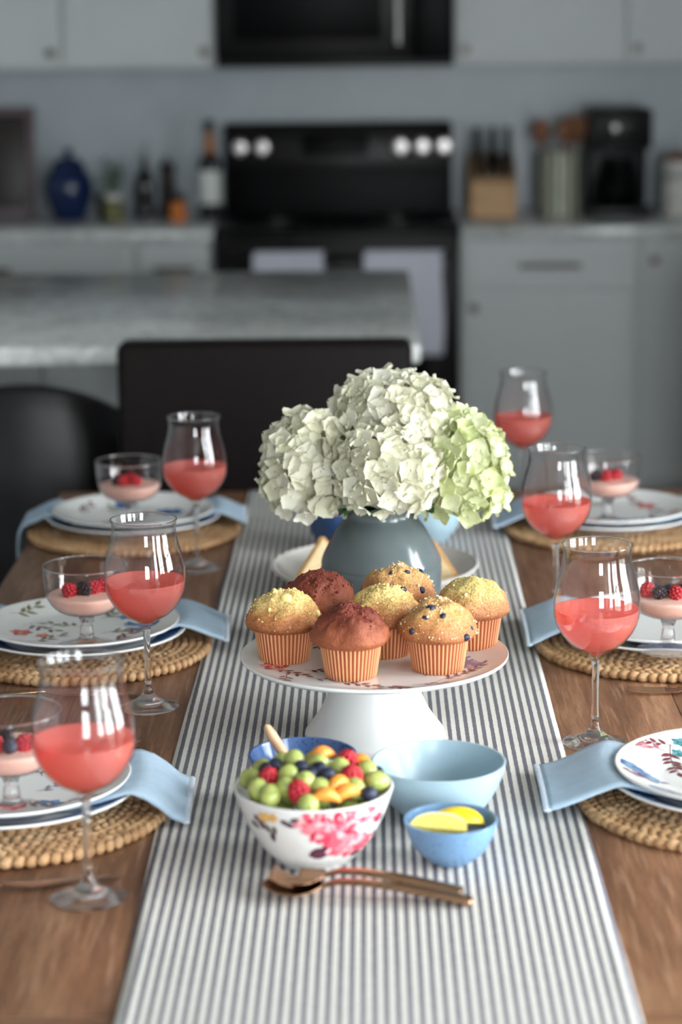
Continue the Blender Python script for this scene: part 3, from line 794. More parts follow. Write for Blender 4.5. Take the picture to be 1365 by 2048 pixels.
# placemats -------------------------------------------------------
def lump_ring(r, nrows=2, w=.02, h=.012):
    m = MB(); n = max(8, int(2 * pi * r / .0115))
    for row in range(2):
        for k in range(n):
            a = 2 * pi * (k + .5 * row) / n; rr_ = r + (row - .5) * w * .46
            rot = a + pi / 2 + (radians(36) if row else radians(-36))
            jit = random.uniform(.88, 1.12)
            mtx = Matrix.Rotation(rot, 4, 'Z')
            m.ball((rr_ * cos(a), rr_ * sin(a), h * .5 + random.uniform(-.0006, .0008)), (.0092 * jit, .0056, h * .52), 7, 5, mtx=mtx)
    return m.mesh('braid_ring', M['hyacinth'])
ring_meshes = [lump_ring(.1585 - .0195 * i) for i in range(6)]
core_mesh = MB().lathe([(0, .001), (.052, .001), (.054, .005), (.052, .010), (0, .010)], 40).mesh('woven_centre', M['hyacinth'])
first = None
for (s, r), (cx, cy) in SET.items():
    lab = 'round braided straw placemat %s, %s' % ({'far': 'nearest the kitchen', 'mid': 'at the middle place', 'near': 'farthest from kitchen'}[r], SIDE[s])
    loc = (cx, cy, T + .0004)
    if first is None:
        first = thing('placemat', lab, 'placemat', loc, 0, 'braided placemats')
        for rm in ring_meshes: link('braid_ring', rm, first)
        link('woven_centre', core_mesh, first)
    else: copy_tree(first, loc, random.uniform(0, 6), lab)
# dinner plates -----------------------------------------------------
D_IN = [(0, .006), (.086, .0065), (.113, .0145), (.1355, .0213)]
dp = [(0, .002), (.074, .002), (.077, 0), (.084, 0), (.087, .003), (.114, .0105), (.1365, .0185), (.1378, .0205), (.1372, .0217), (.1355, .0213), (.113, .0145), (.098, .0087), (.086, .0065), (0, .006)]
dmesh = MB().lathe(dp, 96).mesh('dinner_plate', M['dinner'])
for (s, r), (cx, cy) in SET.items():
    o = link('dinner_plate', dmesh, None, (cx, cy, T + .0128), (0, 0, random.uniform(0, 6)))
    tag(o, 'white dinner plate with blue rim, %s place, %s' % ({'far': 'kitchen end', 'mid': 'middle', 'near': 'end away from kitchen'}[r], SIDE[s]), 'plate', 'dinner plates')
# napkins -------------------------------------------------------
def lerp_tab(tab, x):
    if x <= tab[0][0]: return tab[0][1]
    for (a, b), (c, d) in zip(tab, tab[1:]):
        if x <= c: return b + (d - b) * (x - a) / (c - a)
    return tab[-1][1]
DRAPE_SOFT = [(0, .0128 + .0085), (.086, .0128 + .009), (.113, .0128 + .0168), (.1355, .0128 + .0242), (.145, .035), (.16, .0285), (.175, .021), (.19, .0145), (.205, .010), (.3, .006)]
DRAPE = [(0, .0128 + .0085), (.086, .0128 + .009), (.113, .0128 + .0168), (.1355, .0128 + .0248), (.142, .0128 + .025), (.155, .032), (.168, .022), (.178, .012), (.19, .0055), (.3, .0045)]
def napkin_mesh(end, wid, seed, drape):
    rr_ = random.Random(seed); ph = rr_.uniform(0, 6)
    xs = [end - (end + .176) * i / 56 for i in range(57)]
    rows = []
    for x in xs:
        row = []
        for j in range(15):
            y = (j / 14 - .5) * wid
            rad = math.hypot(x, y * .75); z = lerp_tab(drape, rad)
            z += .0016 * sin(x * 40 + ph + y * 20) * max(0, min(1, (abs(x) - .13) * 20))
            if x < 0: z = max(z, .0158)
            row.append((x, y, z))
        rows.append(row)
    lastx = xs[-1]
    for k in range(1, 12):
        rows.append([(lastx - .004 - .004 * sin(k * .4), p[1], p[2] - .011 * k) for p in rows[56]])
    m = MB(); W = 15; v = [p for row in rows for p in row]
    f = [(i * W + j, i * W + j + 1, (i + 1) * W + j + 1, (i + 1) * W + j) for i in range(len(rows) - 1) for j in range(W - 1)]
    m.add(v, f); return m, rows[0]
def napkin(s, r, dy, rz, end=.19, wid=.14, seed=1, drape=DRAPE_SOFT):
    cx, cy = SET[(s, r)]
    t = thing('napkin', 'folded light blue linen napkin at %s, %s' % ({'far': 'kitchen end', 'mid': 'middle place', 'near': 'end away from kitchen'}[r], SIDE[s]),
              'napkin', (cx, cy + dy, T), RZ[s] + rz, 'blue napkins')
    m, edge = napkin_mesh(end, wid, seed, drape)
    o = m.build('cloth', M['napkin'], t, angle=None); md = o.modifiers.new('thick', 'SOLIDIFY'); md.thickness = .0032; md.offset = 1
    h = MB(); a, b = Vector(edge[0]), Vector(edge[-1])
    for k in range(24):
        i = k / 23 * 14; j = min(int(i), 13); p = Vector(edge[j]).lerp(Vector(edge[j + 1]), i - j)
        h.ball(p + Vector((.002, 0, .0016)), (.0042, .0034, .0024), 8, 5)
    h.build('stitched_hem', M['napkin_edge'], t)
napkin('l', 'near', .012, radians(2), .184, .14, 1, DRAPE)
napkin('r', 'near', .02, 0, .2, .145, 2)
napkin('l', 'mid', .045, radians(3), .184, .135, 3)
napkin('r', 'mid', .04, 0, .176, .165, 4)
napkin('l', 'far', .04, radians(3), .172, .12, 5)
napkin('r', 'far', .02, 0, .182, .13, 6)
# salad plates with floral prints ---------------------------------
SP = [(0, .002), (.066, .002), (.069, 0), (.075, 0), (.078, .003), (.104, .0095), (.1265, .0165), (.1282, .019), (.1275, .0202), (.126, .0197), (.103, .0128), (.088, .0073), (.076, .0062), (0, .006)]
S_TOP = [(0, .006), (.076, .0062), (.088, .0073), (.103, .0128), (.126, .0197)]
smesh = MB().lathe(SP, 96).mesh('plate_body', M['porcelain'])
def leaf_poly(L, W, n=5, tip=.5):
    pts = []
    for i in range(n + 1):
        q = i / n; pts.append((q * L, W * .5 * sin(pi * q ** .8)))
    for i in range(n - 1, 0, -1):
        q = i / n; pts.append((q * L, -W * .5 * sin(pi * q ** .8)))
    return pts
class Print:
    """collects flat motifs in (x, y) and lays them on a surface with place(x, y, lift)"""
    def __init__(s, place): s.m = MB(); s.place = place; s.k = 0; s.done = []
    def flush(s, name):
        if s.m.f: s.done.append((name, s.m))
        s.m = MB()
    def poly(s, pts, col):
        s.k += 1; lift = .00025 + .00001 * (s.k % 30)
        c = (sum(p[0] for p in pts) / len(pts), sum(p[1] for p in pts) / len(pts))
        v = [s.place(c[0], c[1], lift)] + [s.place(x, y, lift) for x, y in pts]; n = len(pts)
        s.m.add(v, [(0, 1 + i, 1 + (i + 1) % n) for i in range(n)], col)
    def leaf(s, x, y, ang, L, W, col):
        ca, sa = cos(ang), sin(ang); s.poly([(x + p * ca - q * sa, y + p * sa + q * ca) for p, q in leaf_poly(L, W)], col)
    def stem(s, pts, w, col):
        for a, b in zip(pts, pts[1:]):
            d = Vector((b[0] - a[0], b[1] - a[1])); n = Vector((-d.y, d.x)).normalized() * w / 2
            s.poly([(a[0] + n.x, a[1] + n.y), (b[0] + n.x, b[1] + n.y), (b[0] - n.x, b[1] - n.y), (a[0] - n.x, a[1] - n.y)], col)
    def sprig(s, x, y, ang, L, col, scol, bend=.6, n=5, lw=.4, ls=.33):
        pts = [(x, y)]; a = ang
        for i in range(8):
            a += bend / 8; pts.append((pts[-1][0] + cos(a) * L / 8, pts[-1][1] + sin(a) * L / 8))
        s.stem(pts, .0009, scol)
        for i in range(n):
            k = 2 + int(i * 6.4 / n); p = pts[min(k, 8)]; sd = 1 if i % 2 else -1
            s.leaf(p[0], p[1], a - bend * (1 - k / 8) + sd * .75, L * ls, L * ls * lw, col)
        s.leaf(pts[-1][0], pts[-1][1], a, L * ls, L * ls * lw, col)
        s.flush('printed_sprig')
    def blossom(s, x, y, R, cols, n=6, rnd=None, centre=(226, 186, 96)):
        rnd = rnd or random
        for lay in range(2):
            for i in range(n):
                a = 2 * pi * (i + .5 * lay) / n + rnd.uniform(-.2, .2)
                s.leaf(x, y, a, R * (1 - .35 * lay), R * (.75 - .2 * lay), cols[(i + lay) % len(cols)])
        s.poly([(x + R * .16 * cos(g * pi / 4), y + R * .16 * sin(g * pi / 4)) for g in range(8)], centre)
        s.flush('printed_flower')
    def build(s, parent):
        s.flush('printed_leaf')
        for nm, m in s.done: m.build(nm, M['print'], parent, smooth=False)
MAR = (120, 60, 66); BRN = (112, 88, 84); BLU = (74, 110, 164); BL2 = (110, 142, 184); RED = (196, 70, 60); PNK = (226, 150, 156); OLV = (128, 126, 96); TEAL = (60, 120, 130); LIL = (150, 130, 160); GLD = (214, 170, 96)
def plate_place(x, y, lift):
    r = math.hypot(x, y)
    if r > .1215: x, y = x * .1215 / r, y * .1215 / r
    return (x, y, lerp_tab(S_TOP, math.hypot(x, y)) + lift)
def salad(s, r, seed, extra=None):
    cx, cy = SET[(s, r)]
    t = thing('salad_plate', 'white floral salad plate at %s, %s' % ({'far': 'kitchen end', 'mid': 'middle place', 'near': 'end away from kitchen'}[r], SIDE[s]),
              'plate', (cx, cy, T + .0236), 0, 'floral salad plates')
    link('plate_body', smesh, t)
    rd = random.Random(seed); p = Print(plate_place)
    if extra: extra(p)
    else:
        a = rd.uniform(0, 6)
        for i in range(9):
            a += .7 + rd.uniform(-.12, .12); q = rd.uniform(.07, .095); x, y = q * cos(a), q * sin(a)
            kind = i % 3
            if kind == 0: p.blossom(x, y, rd.uniform(.016, .022), [BLU, BL2] if i % 2 else [RED, PNK], 6, rd)
            p.sprig(x, y, a + rd.uniform(1, 2.2), rd.uniform(.04, .055), rd.choice([BRN, OLV, MAR]), BRN, rd.uniform(-1, 1))
            if kind == 2: p.blossom(x + .012, y - .01, .012, [RED, PNK], 5, rd)
        for i in range(4):
            a = rd.uniform(0, 6); q = rd.uniform(.03, .06); p.sprig(q * cos(a), q * sin(a), a + 1, .035, rd.choice([BRN, LIL]), BRN, .7, 4)
    p.build(t)
def right_near(p):
    p.sprig(-.055, .082, 2.95, .04, MAR, BRN, .35, 6, .42, .3); p.sprig(-.066, .068, 2.6, .035, (176, 110, 120), BRN, .7, 4, .42, .34); p.blossom(-.092, .072, .008, [PNK, (236, 180, 186)], 5)
    p.sprig(-.06, .085, -1.75, .075, MAR, BRN, .3, 9, .4, .2); p.blossom(-.05, .092, .009, [TEAL, (96, 150, 156)], 5, centre=TEAL); p.blossom(-.053, .07, .009, [TEAL, (96, 150, 156)], 5, centre=TEAL)
    for i in range(9):
        q = i / 8; p.leaf(-.121 + .026 * q, .022 - .036 * q, -.95 + (.22 if i % 2 else -.22), .02, .012, [BLU, BL2, (128, 160, 190)][i % 3])
    p.flush('printed_feather')
    p.sprig(-.118, -.012, -.6, .035, LIL, BRN, .5, 4); p.sprig(-.09, -.03, 2.3, .03, MAR, BRN, .3, 4)
    for i in range(8): p.leaf(-.1 + .008 * i, -.056 - .004 * i, -.5 + (.35 if i % 2 else -.3), .022, .011, [BL2, (160, 176, 204)][i % 2])
    p.flush('printed_feather')
    p.blossom(.05, .05, .02, [RED, PNK], 6); p.blossom(.06, -.04, .022, [BLU, BL2], 6); p.sprig(.0, -.09, .4, .05, MAR, BRN, .6); p.sprig(.09, .0, 1.4, .05, OLV, BRN, .6)
def left_mid(p):
    p.blossom(-.075, -.015, .017, [RED, (214, 104, 88)], 6); p.blossom(-.045, -.03, .011, [RED, (214, 104, 88)], 5); p.blossom(.055, .062, .016, [BLU, BL2], 6)
    for i in range(8): p.leaf(.06 + .01 * (i % 4), .0 + .012 * (i // 4), .4 * i, .028, .012, [BLU, BL2, (50, 80, 130)][i % 3])
    p.flush('printed_flower')
    for x, y, a, b in ((-.1, .05, .4, .9), (-.03, .085, -.3, -.8), (.02, .05, .9, .6), (-.02, -.075, .1, .6), (.04, -.06, .5, .9), (-.07, .03, -1.2, .8), (.03, -.02, .8, -.9), (.0, .01, 2.4, .6), (-.06, -.06, .3, .7), (.08, .04, 1.2, .8)):
        p.sprig(x, y, a, .05, random.choice([BRN, OLV, MAR]), BRN, b, 5)
    p.blossom(.02, -.085, .014, [GLD, PNK], 5)
def left_far(p):
    p.blossom(-.02, .075, .024, [BLU, (58, 96, 152)], 7, centre=BLU); p.blossom(.055, .03, .027, [BLU, (58, 96, 152)], 7, centre=BLU)
    for x, y, a, b in ((-.1, .02, .6, .9), (-.06, -.05, .3, -.8), (.0, -.03, .9, .6), (.02, -.085, .1, .6), (-.04, .02, 1.2, .8), (.08, -.03, .8, .9)):
        p.sprig(x, y, a, .05, random.choice([BRN, OLV]), BRN, b, 5)
    p.blossom(-.04, -.085, .013, [PNK, RED], 5)
salad('l', 'near', 11); salad('r', 'near', 12, right_near); salad('l', 'mid', 13, left_mid); salad('r', 'mid', 14); salad('l', 'far', 15, left_far); salad('r', 'far', 16)

# cutlery -------------------------------------------------------
def loft(sections, seg=10):
    """sections along x: (x, half width, half thickness, z, y)"""
    m = MB(); vs_ = []; n = len(sections)
    for x, w_, h_, z, y in sections:
        for k in range(seg):
            a = 2 * pi * k / seg; vs_.append((x, y + w_ * cos(a), z + h_ * sin(a)))
    fs = [(i * seg + k, i * seg + (k + 1) % seg, (i + 1) * seg + (k + 1) % seg, (i + 1) * seg + k) for i in range(n - 1) for k in range(seg)]
    fs += [tuple(range(seg - 1, -1, -1)), tuple((n - 1) * seg + k for k in range(seg))]
    return m.add(vs_, fs)
HANDLE = [(.0, .0045, .0018, .003, 0), (-.004, .009, .0022, .003, 0), (-.03, .0085, .0024, .0035, 0), (-.07, .006, .0024, .006, 0), (-.105, .0042, .0022, .0075, 0)]
def shift(sec, dx): return [(x + dx, w_, h_, z, y) for x, w_, h_, z, y in sec]
hk = loft(shift(HANDLE, -.0)).mesh('handle', M['rose_gold'])
def fork(label, loc, rz):
    t = thing('fork', label, 'fork', loc, rz); link('handle', hk, t, (.0, 0, 0))
    sh = loft([(-.103, .0042, .0022, .0075, 0), (-.12, .004, .002, .0065, 0), (-.13, .009, .0016, .005, 0), (-.14, .0125, .0014, .004, 0), (-.152, .0125, .0013, .0035, 0)]); sh.build('shoulder', M['rose_gold'], t)
    for i in range(4):
        y = (i - 1.5) * .0066
        loft([(-.149, .002, .0013, .0036, y), (-.17, .002, .0013, .0032, y), (-.186, .0018, .0012, .0042, y), (-.198, .0007, .0008, .006, y)], 8).build('tine', M['rose_gold'], t)
def knife(label, loc, rz):
    t = thing('table_knife', label, 'knife', loc, rz); link('handle', hk, t)
    loft([(-.103, .0042, .0022, .0075, 0), (-.112, .006, .0018, .006, 0), (-.13, .0092, .0012, .0045, .001), (-.18, .01, .001, .0035, .001), (-.205, .008, .0009, .003, .002), (-.218, .001, .0006, .003, .006)]).build('blade', M['rose_gold'], t)
# local -x points to the working end
knife('rose gold table knife beside placemat farthest from kitchen, on tub stool side', (-.45, 2.002, T + .0003), radians(180 + 17))
knife('rose gold table knife beside the middle placemat on the tub stool side', (-.5, 2.662, T + .0003), radians(180 + 2))
fork('rose gold fork beside the middle placemat on the coffee maker side', (.505, 2.665, T + .0003), radians(0))
fork('rose gold fork lying past the placemat farthest from kitchen, tub stool side', (-.46, 2.462, T + .0003), radians(180))
fork('rose gold fork beside placemat farthest from kitchen, on coffee maker side', (.53, 2.045, T + .0003), radians(0))
fork('rose gold fork beside the kitchen-end placemat on the coffee maker side', (.5, 3.355, T + .0003), radians(0))

# wine glasses -------------------------------------------------------
WG = [(.0048, .097), (.0075, .1015), (.0112, .106), (.0277, .1158), (.039, .128), (.0465, .1435), (.048, .159), (.047, .174), (.0434, .190), (.0392, .205), (.0376, .2165), (.0378, .222), (.0392, .229)]
wo = smooth_prof(WG, 5); wi = shell(wo, .0009)
bowl_prof = wo + [(wo[-1][0] - .0004, wo[-1][1] + .0004)] + wi[::-1]
# inner wall closes on the axis
i0 = next(i for i, (r, z) in enumerate(wi) if z > .104)
inner = wi[i0:]
bowl_prof = wo + [(wo[-1][0] - .0004, wo[-1][1] + .0004)] + inner[::-1] + [(0, inner[0][1] - .002)]
wg_bowl = MB().lathe(bowl_prof, 72).mesh('bowl', M['thin_glass'])
st = smooth_prof([(.0355, .0012), (.0352, .0024), (.026, .0052), (.0145, .0105), (.0075, .017), (.0046, .026), (.0039, .045), (.0039, .075), (.0043, .09), (.0048, .097)], 5)
wg_rim = MB().lathe([(.0392 - .0004 + .00085 * cos(2 * pi * k / 8), .2294 + .00085 * sin(2 * pi * k / 8)) for k in range(9)], 72).mesh('rim', M['solid_glass'])
wg_stem = MB().lathe([(0, .0285)] + [r for r in st if r[1] > .028] + [(0, .0971)], 40).mesh('stem', M['solid_glass'])
wg_foot = MB().lathe([(0, .0), (.034, .0), (.0355, .0012)] + [r for r in st if .0012 < r[1] <= .0285] + [(0, .0287)], 64).mesh('foot', M['solid_glass'])
lvl = .1565
liq = [(r - .0003, z) for r, z in inner if z < lvl]
wg_liq = MB().lathe([(0, inner[0][1] - .0012)] + liq + [(liq[-1][0], lvl), (liq[-1][0] - .0012, lvl - .0006), (0, lvl - .0006)], 64).mesh('drink', M['drink'])
GL = [('l', 'near', -.266, 2.013), ('l', 'mid', -.267, 2.62), ('l', 'far', -.2605, 3.324), ('r', 'near', .249, 2.471), ('r', 'mid', .251, 3.051), ('r', 'far', .251, 3.731)]
for s, r, x, y in GL:
    t = thing('wine_glass', 'tulip wine glass of pink drink %s, %s' % ({'far': 'nearest the kitchen', 'mid': 'at the middle', 'near': 'farthest from kitchen'}[r], SIDE[s]), 'wine glass', (x, y, T + .0004), 0, 'wine glasses of pink drink')
    for nm, me in (('bowl', wg_bowl), ('stem', wg_stem), ('foot', wg_foot), ('drink', wg_liq), ('rim', wg_rim)): link(nm, me, t)

# dessert coupes ----------------------------------------------------
co = smooth_prof([(.004, .042), (.02, .0432), (.037, .05), (.0475, .063), (.0515, .08), (.0525, .095), (.0525, .105)], 5)
ci = shell(co, .0013)
cp_bowl = MB().lathe([(0, .0418)] + co + [(co[-1][0] - .0006, .1055)] + ci[::-1] + [(0, ci[0][1])], 64).mesh('bowl', M['coupe_glass'])
cp_rim = MB().lathe([(.0519 + .0009 * cos(2 * pi * k / 8), .1054 + .0009 * sin(2 * pi * k / 8)) for k in range(9)], 64).mesh('rim', M['solid_glass'])
cs = smooth_prof([(.0365, .0012), (.036, .0026), (.022, .006), (.0105, .012), (.0085, .022), (.0075, .03), (.0105, .04), (.014, .0425)], 5)
cp_foot = MB().lathe([(0, 0), (.035, 0), (.0365, .0012)] + cs + [(0, .0423)], 48).mesh('stemmed_foot', M['solid_glass'])
ml = .067
mo = [(r - .0003, z) for r, z in ci if z < ml]
cp_mousse = MB().lathe([(0, mo[0][1] + .0004)] + mo[1:] + [(mo[-1][0], ml + .001), (mo[-1][0] - .004, ml + .0025), (.03, ml + .001), (.018, ml + .003), (0, ml + .003)], 56,
                       radial=lambda a, z, r: 1 + (.03 * sin(3 * a + 40 * r) if (z > ml + .0005 and r < .035) else 0)).mesh('mousse', M['mousse'])
def rasp_mesh(name, mat, R=.0095, H=.011):
    m = MB(); k = 0
    for i, (ph, n) in enumerate(((-.6, 9), (-.15, 11), (.3, 10), (.75, 8), (1.15, 5))):
        for j in range(n):
            a = 2 * pi * (j + .5 * (i % 2)) / n; m.ball((R * .82 * cos(ph) * cos(a), R * .82 * cos(ph) * sin(a), H * .85 * sin(ph)), .0027, 6, 4)
    m.ball((0, 0, H * .85), .0026, 6, 4); m.ball((0, 0, 0), (R * .8, R * .8, H * .75), 10, 6)
    return m.mesh(name, mat)
rb_mesh = rasp_mesh('raspberry', M['raspberry']); bb_mesh = rasp_mesh('blackberry', M['blackberry'], .0085, .0095)
def bl_fn(p):
    q = p.copy()
    if p.z > .86: q.z = .86 - (p.z - .86) * 1.2
    return q
bl_mesh = MB().ball((0, 0, 0), (.0075, .0075, .0067), 14, 12, fn=bl_fn).mesh('blueberry', M['blueberry'])
BERRIES = {('l', 'near'): [('r', -.012, -.016), ('b', .004, -.022), ('r', .016, -.01), ('k', -.004, .004), ('b', -.02, .006)],
           ('l', 'mid'): [('r', -.018, -.012), ('k', .0, -.012), ('r', .01, -.002), ('b', -.006, .01), ('r', .02, .01)],
           ('l', 'far'): [('r', -.008, -.012), ('r', .01, -.01), ('k', -.018, -.002), ('r', .0, .006)],
           ('r', 'near'): [('r', -.01, -.01), ('b', .01, -.01), ('k', .0, .008)],
           ('r', 'mid'): [('r', -.026, .0), ('k', -.012, -.012), ('r', .008, -.014), ('b', .0, .004), ('k', .018, .0), ('b', -.016, .012)],
           ('r', 'far'): [('r', -.004, -.01), ('k', -.02, -.004), ('r', .012, .0), ('b', .0, .01)]}
COUPE = {('l', 'far'): (-.374, 3.475), ('l', 'mid'): (-.359, 2.785), ('l', 'near'): (-.36, 2.168), ('r', 'far'): (.366, 3.48), ('r', 'mid'): (.366, 2.75), ('r', 'near'): (.365, 2.17)}
NAMES = {'r': ('raspberry', 'red raspberry', rb_mesh), 'b': ('blueberry', 'dark blueberry', bl_mesh), 'k': ('blackberry', 'black blackberry', bb_mesh)}
for key, (x, y) in COUPE.items():
    s, r = key; where = '%s, %s' % ({'far': 'nearest the kitchen', 'mid': 'at the middle', 'near': 'farthest from kitchen'}[r], SIDE[s])
    zb = T + .0236 + .0066
    t = thing('dessert_coupe', 'footed glass coupe of pink mousse %s' % where, 'dessert glass', (x, y, zb), 0, 'coupes of pink mousse')
    for nm, me in (('bowl', cp_bowl), ('stemmed_foot', cp_foot), ('mousse', cp_mousse), ('rim', cp_rim)): link(nm, me, t)
    for kd, bx_, by_ in BERRIES[key]:
        nm, lb, me = NAMES[kd]
        o = link(nm, me, None, (x + bx_, y + by_, zb + ml + .0075 + random.uniform(0, .0015)), (random.uniform(-.7, .7), random.uniform(-.7, .7), random.uniform(0, 6)))
        tag(o, '%s on the coupe mousse %s' % (lb, where), 'berry', '%s berries on coupe mousse %s' % (nm, where))

# ================================================================== the middle of the table
# cake stand
t = thing('cake_stand', 'white pedestal cake stand with floral printed top holding the muffins', 'cake stand', (.002, 2.494, RT))
MB().lathe([(.0755, 0), (.0785, 0), (.0797, .004)] + smooth_prof([(.079, .008), (.074, .015), (.062, .032), (.053, .052), (.047, .07), (.045, .086)], 5) + [(.043, .086)] +
           smooth_prof([(.045, .07), (.051, .052), (.06, .032), (.0755, .004)], 4) + [(.0755, 0)], 72).build('pedestal', M['porcelain'], t)
ST = [(0, .0945), (.118, .0945), (.149, .0985)]
MB().lathe([(0, .0855), (.046, .0855), (.12, .0885), (.147, .0935), (.1508, .0965), (.1512, .0985), (.15, .0995), (.148, .0983), (.118, .0945), (0, .0945)], 96).build('plate', M['porcelain'], t)
def stand_place(x, y, l):
    r = math.hypot(x, y)
    if r > .146: x, y = x * .146 / r, y * .146 / r
    return (x, y, lerp_tab(ST, math.hypot(x, y)) + l)
p = Print(stand_place)
rd = random.Random(5)
for i, a in enumerate((3.5, 3.75, 4.0, 4.3, 4.75, 5.05, 5.3, 5.6, 5.95, .2, .9, 1.6, 2.3, 2.8)):
    q = .118 + rd.uniform(-.008, .006); x, y = q * cos(a), q * sin(a)
    p.sprig(x, y, a + pi / 2 + rd.uniform(-.5, .5), .05, [MAR, (128, 84, 92), LIL][i % 3], BRN, rd.uniform(-.6, .6), 6, .4, .24)
    if i in (0, 8, 11): p.blossom(x, y, .018, [RED, PNK, LIL][:2] if i == 0 else [LIL, (176, 160, 196)], 6, rd)
    if i in (1, 6, 12): p.sprig(x * .8, y * .8, a + 2.2, .035, MAR, BRN, .5, 5)
for x, y, a, L, W in ((.012, -.128, -.1, .03, .008), (.018, -.12, -.6, .02, .006), (-.004, -.135, .1, .018, .005)): p.leaf(x, y, a, L, W, (122, 76, 98)); p.flush('printed_leaf')
p.build(t)

# muffins
def dome_mesh(seed, matn, rough=1.0, H=.0795):
    prof = smooth_prof([(.0325, .0365), (.039, .0375), (.0432, .0425), (.0428, .0485), (.0382, .0575), (.0295, .0675), (.0165, .0758), (0.0, H)], 5)
    m = MB().lathe(prof, 72)
    off = Vector((seed * 3.7, seed * 1.3, 0))
    out = []
    for x, y, z in m.v:
        q = Vector((x, y, z)); k = max(0, (z - .037) / .04)
        nrm = Vector((x, y, (z - .035) * 1.1)).normalized()
        d = mnoise.noise(q * 55 + off) * .0046 + mnoise.noise(q * 150 + off) * .0016 * rough + mnoise.noise(q * 330 + off) * .0008 * rough
        q += nrm * d * (.35 + .65 * min(1, k * 2)); out.append(tuple(q))
    m.v = out; return m
def liner_mesh():
    n = 44; seg = n * 4; m = MB(); rows = []
    for i, (r, z) in enumerate(((.0275, 0), (.0285, .004), (.0335, .0375), (.0338, .0395))):
        rows.append([(r * (1 + .022 * cos(2 * pi * (k % 4) / 4)) * cos(2 * pi * k / seg), r * (1 + .022 * cos(2 * pi * (k % 4) / 4)) * sin(2 * pi * k / seg), z) for k in range(seg)])
    for i in range(3):
        for k in range(seg):
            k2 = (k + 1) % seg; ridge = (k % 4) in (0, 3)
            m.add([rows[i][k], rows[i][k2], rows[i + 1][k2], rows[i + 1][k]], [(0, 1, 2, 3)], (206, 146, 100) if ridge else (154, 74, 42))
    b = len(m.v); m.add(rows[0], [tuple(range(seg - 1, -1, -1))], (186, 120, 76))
    return m
lin_me = liner_mesh().mesh('paper_liner', M['paper'], smooth=False)
def surf_pts(dome, n, zmin, rnd):
    c = [i for i, v in enumerate(dome.v) if v[2] > zmin]; return [Vector(dome.v[rnd.choice(c)]) + Vector((rnd.uniform(-.0015, .0015), rnd.uniform(-.0015, .0015), 0)) for _ in range(n)]
MUF = [('muf_yellow', -.099, 2.487, 'crumb topped yellow muffin with large streusel lump, beside the red front muffin', 'streusel', 0),
       ('muf_red', -.024, 2.419, 'red velvet muffin at the front rim of the cake stand', 'red', 0),
       ('muf_blue', .072, 2.442, 'golden blueberry muffin with sugar crumbs beside the front red muffin', 'sugar', 7),
       ('muf_yellow', .014, 2.507, 'pale yellow crumb muffin in the middle of the cake stand', 'streusel', 2),
       ('muf_red', -.062, 2.572, 'dark red velvet muffin behind the yellow crumb muffins', 'red', 0),
       ('muf_blue', .03, 2.603, 'golden crumb muffin with few berries right in front of the grey vase', 'sugar', 4),
       ('muf_poppy', .114, 2.54, 'yellow topped poppy seed muffin behind the blueberry muffin', 'fine', 0)]
for i, (mt_, x, y, lab, top, nb) in enumerate(MUF):
    rd = random.Random(40 + i)
    t = thing('muffin', lab, 'muffin', (x, y, RT + .0948), rd.uniform(0, 6) if i not in (0, 2) else 0)
    link('paper_liner', lin_me, t)
    dm = dome_mesh(i + 1, mt_, 1.6 if top == 'red' else 1.0)
    dm.build('muffin_top', M[mt_], t, angle=None)
    c = MB()
    if top == 'streusel':
        for q in surf_pts(dm, 90, .05, rd): c.ball(q, rd.uniform(.0006, .0013), 5, 4)
        for q in surf_pts(dm, 110, .042, rd): c.ball(q, rd.uniform(.0004, .0009), 5, 4)
        for q in surf_pts(dm, 7, .062, rd): c.ball(q, (rd.uniform(.002, .0036), rd.uniform(.002, .004), rd.uniform(.0018, .003)), 7, 5)
        if i == 0:
            c.ball((.004, -.0195, .0738), (.0068, .0045, .0062), 9, 7, mtx=Matrix.Rotation(.6, 4, 'Y')); c.ball((-.012, -.012, .072), (.003, .003, .003), 8, 6); c.ball((.037, -.016, .056), (.004, .003, .0045), 8, 6)
        c.build('streusel_topping', M['streusel'], t)['kind'] = 'stuff'
    elif top == 'red':
        for q in surf_pts(dm, 150, .06, rd): c.ball(q, rd.uniform(.0008, .002), 5, 4)
        c.build('crumb_topping', M['red_crumb'], t)['kind'] = 'stuff'
    else:
        for q in surf_pts(dm, 170 if top == 'sugar' else 90, .043, rd): c.ball(q, rd.uniform(.0005, .0011), 5, 4)
        for q in surf_pts(dm, 16 if top == 'sugar' else 6, .055, rd): c.ball(q, rd.uniform(.0012, .0022), 6, 4)
        c.build('sugar_topping', M['sugar'], t)['kind'] = 'stuff'
    if nb:
        sp_ = [(-.014, -.03), (-.01, -.022), (.006, -.03), (.03, -.03), (-.03, -.028), (.036, -.02), (-.004, -.018)] if i == 2 else [(rd.uniform(-.03, .03), rd.uniform(-.03, .01)) for _ in range(nb)]
        for bx_, by_ in sp_[:nb]:
            rr_ = math.hypot(bx_, by_)
            best = min((v for v in dm.v if v[2] > .041), key=lambda v: (v[0] - bx_) ** 2 + (v[1] - by_) ** 2 - .0000 * v[2])
            link('baked_blueberry', bl_mesh, t, (best[0] * .955, best[1] * .955, best[2] - .0026), (rd.uniform(-1, 1), rd.uniform(-1, 1), 0), (rd.uniform(.5, .85), rd.uniform(.5, .8), .62))

